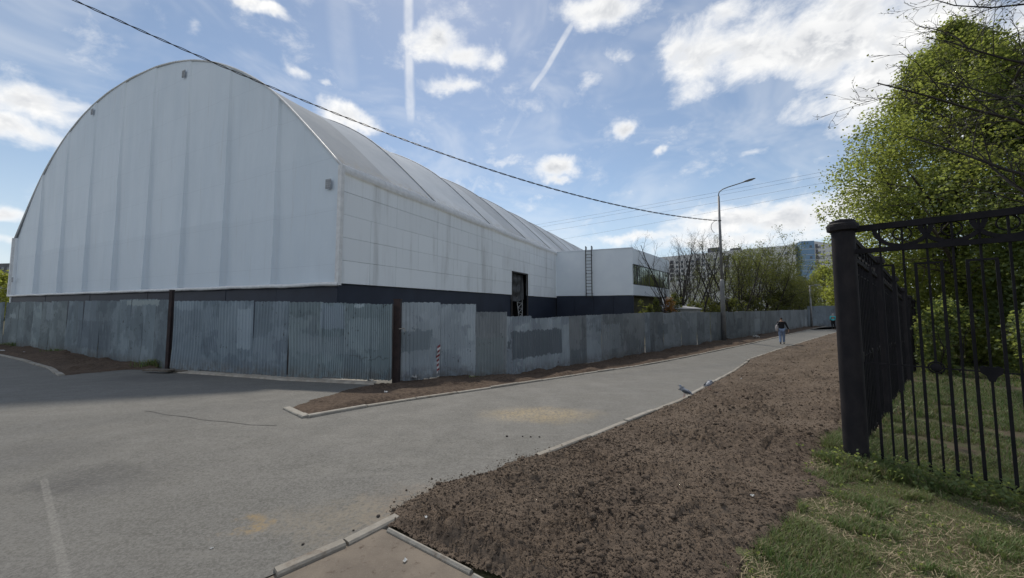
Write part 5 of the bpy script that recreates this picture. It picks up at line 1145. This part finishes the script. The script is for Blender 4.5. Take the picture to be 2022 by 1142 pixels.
# soil clods of every size
r3 = np.random.default_rng(12)
ico = np.array([(0, 0, 1), (.894, 0, .447), (.276, .851, .447), (-.724, .526, .447), (-.724, -.526, .447), (.276, -.851, .447), (.724, .526, -.447), (-.276, .851, -.447), (-.894, 0, -.447), (-.276, -.851, -.447), (.724, -.526, -.447), (0, 0, -1)])
icf = np.array([(0, 1, 2), (0, 2, 3), (0, 3, 4), (0, 4, 5), (0, 5, 1), (1, 6, 2), (2, 7, 3), (3, 8, 4), (4, 9, 5), (5, 10, 1), (6, 7, 2), (7, 8, 3), (8, 9, 4), (9, 10, 5), (10, 6, 1), (11, 7, 6), (11, 8, 7), (11, 9, 8), (11, 10, 9), (11, 6, 10)])
octv_ = np.array([(1, 0, 0), (0, 1, 0), (-1, 0, 0), (0, -1, 0), (0, 0, 1), (0, 0, -1)], dtype=float); octf = np.array([(0, 1, 4), (1, 2, 4), (2, 3, 4), (3, 0, 4), (1, 0, 5), (2, 1, 5), (3, 2, 5), (0, 3, 5)])
def clods(name, n, base, faces, mu, sig, lo, hi, clump, label, grow_):
    w_ = 1.0 / (1.0 + (np.hypot(SV[:, 0], SV[:, 1]) / 5.0) ** 2)
    if clump: w_ = w_ * np.clip(fbm(SV[:, 0] * 1.8, SV[:, 1] * 1.8, 3, seed=4) + 0.15, 0.03, 1)
    w_ /= w_.sum(); pk = SV[r3.choice(len(SV), n, p=w_)] + r3.normal(0, 0.008, (n, 3)) * [1, 1, 0]; dist = np.hypot(pk[:, 0], pk[:, 1]); sz = np.clip(np.exp(r3.normal(mu, sig, n)) * (0.75 + dist * grow_), lo, hi)
    k = len(base); V = base[None] * (1 + r3.normal(0, 0.22, (n, k, 1))) * sz[:, None, None] * r3.uniform(0.65, 1.3, (n, 1, 3)); a = r3.uniform(0, 6.28, n); ca, sa = np.cos(a)[:, None], np.sin(a)[:, None]
    V = np.stack([V[..., 0] * ca - V[..., 1] * sa, V[..., 0] * sa + V[..., 1] * ca, V[..., 2] * 0.8], -1) + pk[:, None] + np.array([0, 0, 0.25])[None, None] * sz[:, None, None]
    o = link(name, np_mesh(name, V.reshape(-1, 3), (faces[None] + (np.arange(n) * k)[:, None, None]).reshape(-1, 3)), MATS['soil']); tag(o, label, 'soil', kind='stuff')
clods('soil_crumbs', 70000, octv_, octf, -5.5, 0.5, 0.0025, 0.025, False, 'fine brown crumbs covering the wide soil bed', 0.07)
clods('soil_clods', 4200, ico, icf, -4.75, 0.5, 0.006, 0.04, True, 'brown clods of soil lying over the wide bed', 0.05)
# crumbs spilled over the kerb edge onto the asphalt
nn_ = 420; ed_ = resample(soil_left[:9], 0.02); q_ = np.array([tuple(ed_[i]) for i in r3.integers(0, len(ed_), nn_)]); q_[:, :2] += -np.abs(r3.exponential(0.035, (nn_, 1))) * np.array([[0.75, -0.65]]) + r3.normal(0, 0.03, (nn_, 2)); yy = np.clip((q_[:, 1] - 3) / 13, 0, 1); q_[:, 2] = -0.65 * yy * yy * (3 - 2 * yy)
sz = np.clip(np.exp(r3.normal(-5.6, 0.5, nn_)), 0.002, 0.012); V = octv_[None] * sz[:, None, None] * r3.uniform(0.6, 1.3, (nn_, 6, 1)) + q_[:, None] + np.array([0, 0, 0.4])[None, None] * sz[:, None, None]
o = link('soil_crumbs', np_mesh('soil_crumbs', V.reshape(-1, 3), (octf[None] + (np.arange(nn_) * 6)[:, None, None]).reshape(-1, 3)), MATS['soil']); tag(o, 'dark crumbs spilled from the soil bed onto the asphalt', 'soil', kind='stuff')
# broad-leaved weeds among the grass by the fence foot
m_ = 420; sa_ = r3.uniform(-0.1, 1.5, m_); c_ = np.array([tuple(POST + SIDE * float(q)) for q in sa_]); c_[:, :2] += r3.normal(0, 0.13, (m_, 2)) + np.array([[-0.08, -0.08]]); c_[:, 2] = 0.0 + np.abs(r3.normal(0.035, 0.03, m_))
o = link('broad_weeds', with_mat(leaves('broad_weeds', c_, 0.030, None, 0.03, 6, 33, 0.4), MATS['leaf_blue_green'])); tag(o, 'broad leaved weeds at the foot of the iron panel', 'weeds', kind='stuff')

# dry straw lying through the thin grass in front of the panel
M('straw', (0.26, 0.21, 0.13), (0.36, 0.30, 0.19), rough=0.8, scale=40)
m_ = 16000; x_ = r3.uniform(1.2, 5.2, m_); y_ = r3.uniform(1.2, 4.3, m_); k_ = inpoly(x_, y_, strip) & (fbm(x_ * 2.2, y_ * 2.2, 3, seed=21) > -0.12); x_, y_ = x_[k_], y_[k_]; m_ = len(x_)
a_ = r3.normal(0.5, 0.9, m_); l_ = r3.uniform(0.02, 0.075, m_); w_ = r3.uniform(0.0009, 0.0019, m_); z0_ = -0.03 + r3.uniform(0.002, 0.018, m_); z1_ = z0_ + r3.normal(0, 0.010, m_); ca, sa = np.cos(a_), np.sin(a_)
V = np.stack([np.stack([x_ - sa * w_, y_ + ca * w_, z0_], 1), np.stack([x_ + sa * w_, y_ - ca * w_, z0_], 1), np.stack([x_ + ca * l_ + sa * w_, y_ + sa * l_ - ca * w_, np.maximum(z1_, -0.028)], 1), np.stack([x_ + ca * l_ - sa * w_, y_ + sa * l_ + ca * w_, np.maximum(z1_, -0.028)], 1)], 1).reshape(-1, 3)
o = link('straw', np_mesh('straw', V, np.arange(4 * m_).reshape(-1, 4)), MATS['straw']); tag(o, 'dry straw scattered through the thin grass before the iron panel', 'straw', kind='stuff')
m_ = 420; x_ = r3.uniform(1.4, 5.0, m_); y_ = r3.uniform(1.5, 4.2, m_); k_ = inpoly(x_, y_, strip); c_ = np.stack([x_[k_], y_[k_], np.full(k_.sum(), -0.012)], 1)
o = link('small_weeds', with_mat(leaves('small_weeds', c_, 0.017, None, 0.016, 9, 35, 0.5), MATS['leaf_blue_green'])); tag(o, 'small leafy weeds dotted through the thin grass', 'weeds', kind='stuff')
# ------------------------------------------------------------------ far buildings
M('block_panel', (0.58, 0.585, 0.60), (0.68, 0.68, 0.69), rough=0.8, scale=0.3); M('block_blue', (0.16, 0.27, 0.42), (0.20, 0.32, 0.47), rough=0.7, scale=0.3); M('block_dark', (0.10, 0.105, 0.12), (0.15, 0.15, 0.165), rough=0.8, scale=0.4)
M('far_glass', (0.10, 0.12, 0.14), (0.16, 0.18, 0.21), rough=0.25, scale=0.4); M('block_joint', (0.33, 0.34, 0.36), rough=0.8)
def block(root, a, b_, zt, depth, mat, name='wall'):
    d = (b_ - a); d.z = 0; L = d.length; d.normalize(); n = Vector((d.y, -d.x, 0)); mb = MB(); c = (a + b_) / 2 - n * (depth / 2); mb.box((c.x, c.y, (zt - 0.65) / 2), (L, depth, zt + 0.65), (d, n, UPV)); mb.build(name, mat, root); return d, n, L
BA, BB = Vector((98, 259, 0)), Vector((152.5, 203, 0)); BCc = Vector((157.5, 198, 0)); BD = Vector((181, 200, 0))
ZR = at_y(1560, 486, 208).z
apt = empty('apartment_block', (BB.x, BB.y, -.65), 'long grey panel apartment block far behind the bare trees', 'building')
d, n, L = block(apt, BA, BB, ZR, 13, MATS['block_panel'])
fl_h = 2.9; nf = int((ZR - 1.2) / fl_h)
wm = MB(); wm.box((0, 0, 0), (1.5, 0.14, 1.45)); wm.box((0, 0.0, -0.8), (1.7, 0.22, 0.08)); wme = wm.mesh('window'); wme.materials.append(MATS['far_glass'])
bm_ = MB(); bm_.box((0, 0.55, -0.45), (2.6, 0.08, 1.0)); bm_.box((0, 0.3, -1.0), (2.6, 0.6, 0.12)); bm_.box((0, 0.02, 0.45), (2.4, 0.12, 1.6)); bme = bm_.mesh('balcony'); bme.materials.append(MATS['block_dark'])
ang = math.atan2(d.y, d.x)
for f in range(nf - 5, nf):
    for k in range(int(L / 3.3)):
        p = BA + d * (1.7 + 3.3 * k) + n * 0.02; z = 1.6 + f * fl_h
        if k % 5 == 3: link('balcony', bme, None, apt, (p.x, p.y, z + 0.3), (0, 0, ang + math.pi))
        else: link('window', wme, None, apt, (p.x, p.y, z), (0, 0, ang + math.pi))
for k in range(int(L / 16)):
    p = BA + d * (8 + 16 * k) + n * 0.05; mb = MB(); mb.box((p.x, p.y, ZR / 2), (0.25, 0.2, ZR - 0.5), (d, n, UPV)); mb.build('panel_joint', MATS['block_joint'], apt)
mb = MB(); q = BA.lerp(BB, 0.47) - n * 5; mb.box((q.x, q.y, ZR + 1.6), (7, 5, 3.2), (d, n, UPV)); mb.build('lift_house', MATS['block_dark'], apt)
mb = MB(); q = BA.lerp(BB, 0.62) - n * 5; mb.box((q.x, q.y, ZR + 0.8), (5, 5, 1.6), (d, n, UPV)); mb.build('lift_house', MATS['block_dark'], apt)
# blue stair tower and the pale wing beside it
tower = empty('apartment_tower', (BCc.x, BCc.y, -.65), 'blue clad tower section of the apartment block, left of the iron post', 'building')
TA, TB = at_y(1588, 606, 201), at_y(1615, 606, 199); TA.z = TB.z = 0; zt = at_y(1600, 476, 200).z
d2, n2, L2 = block(tower, TA, TB, zt, 12, MATS['block_blue']); a2 = math.atan2(d2.y, d2.x) + math.pi
for f in range(3, int(zt / fl_h)):
    mb = MB(); c = (TA + TB) / 2 + n2 * 0.06; mb.box((c.x, c.y, f * fl_h + 0.2), (L2 - 0.4, 0.16, 0.16), (d2, n2, UPV)); mb.build('floor_band', MATS['block_panel'], tower)
    p = TA.lerp(TB, 0.72) + n2 * 0.03
    if f % 2: link('window', wme, None, tower, (p.x, p.y, f * fl_h + 1.6), (0, 0, a2), (0.7, 1, 0.8))
wing = empty('apartment_wing', (TB.x, TB.y, -.65), 'pale end wing with balconies right of the blue tower', 'building')
WB = at_y(1652, 606, 207); WB.z = 0; zw = at_y(1640, 479, 203).z; d3, n3, L3 = block(wing, TB + Vector((0.05, 0, 0)), WB, zw, 12, MATS['block_panel']); a3 = math.atan2(d3.y, d3.x) + math.pi
for f in range(4, int(zw / fl_h)):
    for k, s in enumerate((1.9, 5.4, 8.4)):
        p = TB + d3 * s + n3 * 0.03; link('balcony' if k == 0 else 'window', bme if k == 0 else wme, None, wing, (p.x, p.y, f * fl_h + 1.7), (0, 0, a3))
lb_ = at_y(-30, 606, 170); lb_.z = -.65; lbt = empty('tower_block', lb_, 'small grey far building at the left picture edge', 'building'); a_, b2_ = at_y(-60, 606, 172), at_y(17, 606, 168); a_.z = b2_.z = 0
zz_ = at_y(8, 521, 170).z; d4, n4, L4 = block(lbt, a_, b2_, zz_, 14, MATS['block_dark']); a4 = math.atan2(d4.y, d4.x) + math.pi
for f in range(2, int(zz_ / fl_h)):
    for k in range(5): p = b2_ - d4 * (2.0 + 3.4 * k) + n4 * 0.04; link('window', wme, None, lbt, (p.x, p.y, f * fl_h + 1.2), (0, 0, a4))
# small shed roof and white wall showing over the fence
M('shed_grey', (0.25, 0.26, 0.27), (0.33, 0.33, 0.34), rough=0.7, scale=2)
sp = at_y(1358, 606, 34); sp.z = -.65; shed = empty('shed', sp, 'low grey shed roof just showing over the fence left of the lamp', 'shed'); mb = MB(); mb.box((sp.x, sp.y + 1.5, 0.4), (2.4, 2.6, 2.1)); mb.build('wall', MATS['shed_grey'], shed); mb = MB()
mb.add([(sp.x - 1.3, sp.y, 1.40), (sp.x + 1.3, sp.y, 1.36), (sp.x + 1.3, sp.y + 3, 1.62), (sp.x - 1.3, sp.y + 3, 1.66), (sp.x - 1.3, sp.y, 1.48), (sp.x + 1.3, sp.y, 1.44), (sp.x + 1.3, sp.y + 3, 1.70), (sp.x - 1.3, sp.y + 3, 1.74)], [(3, 2, 1, 0), (4, 5, 6, 7), (0, 1, 5, 4), (1, 2, 6, 5), (2, 3, 7, 6), (3, 0, 4, 7)]); mb.build('roof', MATS['block_joint'], shed)

# ------------------------------------------------------------------ people
M('skin', (0.42, 0.26, 0.19), rough=0.6); M('cloth_black', (0.012, 0.012, 0.016), (0.02, 0.02, 0.026), rough=0.85, scale=9); M('denim', (0.18, 0.25, 0.40), (0.25, 0.32, 0.47), rough=0.85, scale=12); M('cloth_turquoise', (0.09, 0.50, 0.57), (0.11, 0.56, 0.62), rough=0.7, scale=8)
M('hair_dark', (0.02, 0.016, 0.014), rough=0.6); M('hair_grey', (0.34, 0.33, 0.33), rough=0.7); M('shoe_dark', (0.03, 0.03, 0.033), rough=0.6); M('bag_white', (0.50, 0.48, 0.47), (0.38, 0.35, 0.36), rough=0.7, scale=6); M('trousers_black', (0.014, 0.014, 0.017), rough=0.85)
def skin_obj(name, chains, mat, parent, base, rotz, root=0, lv=2):
    """chains: lists of (x,y,z,rx,ry); chains beginning at an existing joint join it"""
    vs, es, rs, key = [], [], [], {}
    for ch in chains:
        prev = None
        for (x, y, z, rx, ry) in ch:
            k = (round(x, 4), round(y, 4), round(z, 4))
            if k not in key: key[k] = len(vs); vs.append((x, y, z)); rs.append((rx, ry))
            if prev is not None and prev != key[k]: es.append((prev, key[k]))
            prev = key[k]
    me = bpy.data.meshes.new(name); me.from_pydata(vs, es, []); me.update(); o = link(name, me, mat, parent, base, (0, 0, rotz))
    o.modifiers.new('skin', 'SKIN'); sv = me.skin_vertices[0].data
    for i, r_ in enumerate(rs): sv[i].radius = r_; sv[i].use_root = (i == root)
    o.modifiers['skin'].use_smooth_shade = True; sb = o.modifiers.new('sub', 'SUBSURF'); sb.levels = lv; sb.render_levels = lv; return o
def person(base, heading, hgt, label, top, legs_m, hair, coat, bag, stride, arm_out):
    e = empty('person', base, label, 'person', 'people walking on the path'); k = hgt / 1.65; S_ = lambda ch: [(x * k, y * k, z * k, a * k, b_ * k) for x, y, z, a, b_ in ch]
    st = stride; hipz, kz = 0.88, 0.47
    legL = [(-0.085, 0.0, hipz, .10, .11), (-0.09, 0.04 * st, kz, .062, .07), (-0.09, -0.16 * st, 0.09, .04, .045)]; legR = [(0.085, 0.0, hipz, .10, .11), (0.09, 0.16 * st, kz, .062, .07), (0.09, 0.20 * st, 0.08, .04, .045)]
    sp_ = [(0, 0, 0.92, .15, .115), (0, 0.01, 1.1, .125, .095), (0, 0.0, 1.28, .15, .10), (0, 0.0, 1.37, .13, .075)]; neck = [(0, 0, 1.37, .13, .075), (0, 0.01, 1.43, .05, .05), (0, 0.03, 1.47, .05, .052), (0, 0.035, 1.53, .078, .092), (0, 0.03, 1.60, .066, .075)]
    ao = arm_out
    armL = [(0, 0.0, 1.37, .13, .075), (-0.17, 0, 1.34, .058, .06), (-0.22, -0.04, 1.10, .042, .043), (-0.22, 0.08, 0.89, .030, .032)]; armR = [(0, 0.0, 1.37, .13, .075), (0.17, 0, 1.34, .058, .06), (0.22 + ao * .5, -0.06, 1.10, .042, .043), (0.24 + ao, -0.04, 0.88, .030, .032)]
    def hand(p, s): 
        x, y, z = p; out = [[(x, y, z, .03, .032), (x, y + .01, z - .05, .034, .018), (x, y + .015, z - .085, .036, .016)]]
        for i, (dy, l_) in enumerate(((-.030, .055), (-.010, .068), (.012, .065), (.032, .05))): out.append([(x, y + .015, z - .085, .036, .016), (x, y + .015 + dy, z - .10, .009, .009), (x - s * .008, y + .02 + dy, z - .10 - l_ * .55, .008, .008), (x - s * .022, y + .024 + dy, z - .10 - l_, .006, .006)])
        out.append([(x, y + .01, z - .05, .034, .018), (x - s * .01, y + .045, z - .07, .010, .010), (x - s * .018, y + .055, z - .105, .008, .008)]); return out
    body = [sp_[:1] + [(-0.085, 0.0, hipz, .08, .09)] + legL[1:], sp_[:1] + [(0.085, 0.0, hipz, .08, .09)] + legR[1:], sp_, neck, armL, armR] + hand(armL[-1][:3], -1) + hand(armR[-1][:3], 1)
    body = [[(x, y, z, a * .8, b_ * .8) if z > .2 and not (z > 1.42) else (x, y, z, a, b_) for x, y, z, a, b_ in c] for c in body]
    skin_obj('body', [S_(c) for c in body], MATS['skin'], e, base, heading)
    cw = 1.32 if coat else 1.2
    topc = [[(0, 0, 0.90 - 0.10 * coat, .175 * (1.06 if coat else 1), .125 * cw)] + [(x, y, z, a * cw, b_ * cw) for x, y, z, a, b_ in sp_[1:]], [(x, y, z, a * cw, b_ * cw) for x, y, z, a, b_ in armL[:3]] + [(armL[3][0], armL[3][1], armL[3][2] + .03, .036, .038)], [(x, y, z, a * cw, b_ * cw) for x, y, z, a, b_ in armR[:3]] + [(armR[3][0], armR[3][1], armR[3][2] + .03, .036, .038)]]
    topc[1][0] = topc[2][0] = topc[0][-1]
    skin_obj('jacket' if coat else 'sweater', [S_(c) for c in topc], top, e, base, heading)
    lw = 1.12; pel = (0, 0, 0.93, .16, .125)
    jl = [[pel] + [(x, y, z, a * lw, b_ * lw) for x, y, z, a, b_ in legL[:2]] + [(legL[2][0], legL[2][1], .10, .062, .066)], [pel] + [(x, y, z, a * lw, b_ * lw) for x, y, z, a, b_ in legR[:2]] + [(legR[2][0], legR[2][1], .10, .062, .066)]]
    skin_obj('trousers', [S_(c) for c in jl], legs_m, e, base, heading)
    for lg, tilt in ((legL, 0.05), (legR, 0.0)):
        x, y, z, _, _ = lg[2]; skin_obj('shoe', [S_([(x, y - .05, .045 + tilt, .042, .04), (x, y + .05, .04 + tilt * .4, .045, .036), (x, y + .16, .032, .04, .026)])], MATS['shoe_dark'], e, base, heading, lv=1)
    hr = [[(0, -.01, 1.52, .078, .075), (0, .005, 1.585, .082, .088), (0, .025, 1.63, .06, .065)]] + ([[(0, -.01, 1.52, .078, .075), (0, -.04, 1.45, .05, .035)]] if coat else [[(0, .005, 1.585, .082, .088), (0, -.07, 1.60, .04, .04)]])
    skin_obj('hair', [S_(c) for c in hr], hair, e, base, heading)
    if bag:
        mb = MB(); c = Vector((-0.24 * k, -0.08 * k, 1.0 * k)); n_ = 10
        prof = [(-.20, .06, .05), (-.16, .11, .075), (0, .12, .08), (.12, .10, .06), (.18, .05, .03)]
        for dz_, w, h_ in prof:
            for a in range(n_): th = 2 * math.pi * a / n_; mb.v.append(tuple(c + Vector((h_ * math.cos(th), w * math.sin(th), dz_))))
        for i in range(4):
            for a in range(n_): mb.f.append((i * n_ + a, i * n_ + (a + 1) % n_, (i + 1) * n_ + (a + 1) % n_, (i + 1) * n_ + a))
        mb.f += [tuple(range(n_))[::-1], tuple(range(4 * n_, 5 * n_))]
        bg_ = mb.mesh('shoulder_bag', (0, 0, 0), True); bag_o = link('shoulder_bag', bg_, MATS['bag_white'], None, base, (0, 0, heading)); tag(bag_o, 'pale shoulder bag at the left hip of the person in black', 'bag')
        sb = MB(); sb.tube([c + Vector((0, -.05, .16)), Vector((-.19, -.09, 1.25)) * k, Vector((-.12, -.05, 1.415)) * k, Vector((-.15, .06, 1.36)) * k, c + Vector((0, .07, .16))], 0.014, 4); o = link('strap', sb.mesh('strap', (0, 0, 0)), MATS['bag_white'], bag_o, base)
    return e
hd = math.atan2(-RUN.x, RUN.y)
person(G(1545, 680), hd + 0.25, 1.62, 'person in black top and pale blue jeans walking away along the path', MATS['cloth_black'], MATS['denim'], MATS['hair_dark'], 0, True, 1.0, 0.10)
person(G(1646, 651.5), hd, 1.60, 'person in turquoise jacket and black trousers farther along the path', MATS['cloth_turquoise'], MATS['trousers_black'], MATS['hair_grey'], 1, False, 0.55, 0.02)

# ------------------------------------------------------------------ pigeons and litter
M('pigeon_grey', (0.20, 0.22, 0.26), (0.30, 0.32, 0.36), rough=0.6, scale=30, world=False); M('pigeon_dark', (0.05, 0.06, 0.075), rough=0.5); M('pigeon_leg', (0.35, 0.12, 0.10), rough=0.6); M('paper', (0.62, 0.62, 0.60), (0.5, 0.5, 0.5), rough=0.8, scale=20, world=False)
def pigeon(p, head, lab, up=1.0):
    e = empty('pigeon', p, lab, 'pigeon', 'pigeons on the kerb'); e.scale = (0.85, 0.85, 0.85)
    skin_obj('body', [[(-.11, 0, .10, .022, .03), (-.04, 0, .125, .055, .05), (.04, 0, .145, .062, .055), (.075, 0, .19, .035, .035), (.085, 0, .225 * up, .026, .026), (.10, 0, .245 * up, .028, .026), (.115, 0, .245 * up, .018, .018)]], MATS['pigeon_grey'], e, p, head, 2)
    skin_obj('tail', [[(-.09, 0, .105, .04, .012), (-.20, 0, .085, .035, .006)]], MATS['pigeon_dark'], e, p, head, lv=1)
    for s in (-1, 1):
        skin_obj('wing', [[(.03, s * .055, .15, .02, .035), (-.06, s * .056, .13, .016, .038), (-.15, s * .03, .10, .008, .018)]], MATS['pigeon_dark'] if s > 0 else MATS['pigeon_grey'], e, p, head, lv=1)
        mb = MB(); mb.tube([(.0, s * .025, .09), (.005, s * .028, .0), (.035, s * .03, -.002)], 0.005, 4); link('leg', mb.mesh('leg'), MATS['pigeon_leg'], e, p, (0, 0, head))
    mb = MB(); mb.tube([(.125, 0, .243 * up), (.15, 0, .236 * up)], [.008, .002], 5); link('beak', mb.mesh('beak'), MATS['pigeon_dark'], e, p, (0, 0, head))
q = G(1352, 789); q.z += 0.045; pigeon(q, 2.3, 'grey pigeon standing upright on the path kerb')
q = G(1389, 773) + E2 * 0.12; q.z += 0.06; pigeon(q, 0.4, 'pale crouching pigeon pecking beside the kerb', 0.62)
def scrap(p, s, lab, mat='paper', seed=0, zup=0.02, name='litter', cat='litter'):
    r4 = random.Random(seed); mb = MB(); n_ = 7
    for i in range(n_):
        for j in range(n_): mb.v.append(((i / (n_ - 1) - .5) * s * 1.4 + r4.gauss(0, s * .05), (j / (n_ - 1) - .5) * s + r4.gauss(0, s * .05), abs(r4.gauss(0, s * .22)) + s * .05))
    for i in range(n_ - 1):
        for j in range(n_ - 1): a = i * n_ + j; mb.f.append((a, a + n_, a + n_ + 1, a + 1))
    o = link(name, mb.mesh(name), MATS[mat], None, (p.x, p.y, p.z + zup), (0, 0, r4.uniform(0, 6))); tag(o, lab, cat, 'scraps of litter')
for i, (px_, py_, s, lab, up_) in enumerate(((1613, 641, 0.55, 'crumpled white bag at the foot of the far fence', .03), (1663, 715, 0.12, 'white scrap of paper left of the iron corner post', .06), (762, 782, 0.05, 'white scrap lying on the dark soil strip', .07), (3, 697, 0.14, 'white scrap on the soil bed at left edge', .08), (47, 699, 0.06, 'tiny white scrap beside the left fence', .08), (1466, 757, 0.10, 'pale torn scrap in the middle of the soil bed', .07), (1486, 993, 0.022, 'small white fragment on the near soil', .05), (842, 1040, 0.02, 'small white fragment near the pavement edge', .06), (800, 1108, 0.02, 'tiny torn scrap on the bare pavement', .0), (418, 1087, 0.014, 'white dot of litter on the asphalt', .0), (735, 756, 0.20, 'torn pale plastic at the foot of the gate', .03), (680, 752, 0.14, 'white shreds under the middle of the gate', .03), (818, 752, 0.14, 'pale rubble scrap at the fence foot near corner post', .07), (862, 745, 0.12, 'white shreds at the foot of the striped tape', .06), (892, 745, 0.10, 'pale shred under the next fence sheet', .06), (1493, 668, 0.3, 'pale rubbish at fence foot near the lamp', .06))):
    scrap(G(px_, py_), s, lab, seed=i, zup=up_)
# a lump of soil and pebbles rolled on the asphalt
M('stone_dark', (0.035, 0.03, 0.027), (0.06, 0.052, 0.045), rough=0.95, scale=40)
def lump(p, s, lab, seed, group='lumps on the asphalt'):
    r4 = random.Random(seed); bm = bmesh.new(); bmesh.ops.create_icosphere(bm, subdivisions=2, radius=s)
    for v in bm.verts: v.co = v.co * (1 + 0.35 * mnoise.noise(v.co / s * 1.3 + Vector((seed, 0, 0)))); v.co.z *= 0.7
    me = bpy.data.meshes.new('soil_lump'); bm.to_mesh(me); bm.free(); o = link('soil_lump', me, MATS['stone_dark'], None, (p.x, p.y, p.z + s * .4), (0, 0, r4.uniform(0, 6))); tag(o, lab, 'lump', group)
for i, (px_, py_, s, lab) in enumerate(((945, 944, .022, 'largest dark soil lump on asphalt next to the soil edge'), (747, 1021, .014, 'dark lump just above the kerb slabs'), (598, 1078, .010, 'dark pebble left of the kerb slabs'), (698, 1050, .008, 'small dark pebble close to the kerb slabs'), (1001, 863, .016, 'flat dark lump on the path, left of three dots'), (1032, 863, .011, 'first of three dark dots on the path'), (1048, 864, .012, 'middle of three dark dots on the path'), (1065, 864, .012, 'last of three dark dots on the path'))): lump(G(px_, py_), s, lab, i)
# weathered board and slab lying by the tall gate post
M('old_wood', (0.10, 0.085, 0.07), (0.16, 0.14, 0.115), rough=0.9, scale=12)
p = G(318, 736); mb = MB(); mb.bar(p + Vector((-0.5, 0.0, 0.09)), p + Vector((0.55, -0.25, 0.11)), 0.22, 0.05); mb.bar(p + Vector((0.1, 0.12, 0.04)), p + Vector((0.85, -0.1, 0.05)), 0.18, 0.06)
mb.build('board', MATS['old_wood'], None, org=p, label='weathered boards lying at the foot of the tall gate post', cat='board')
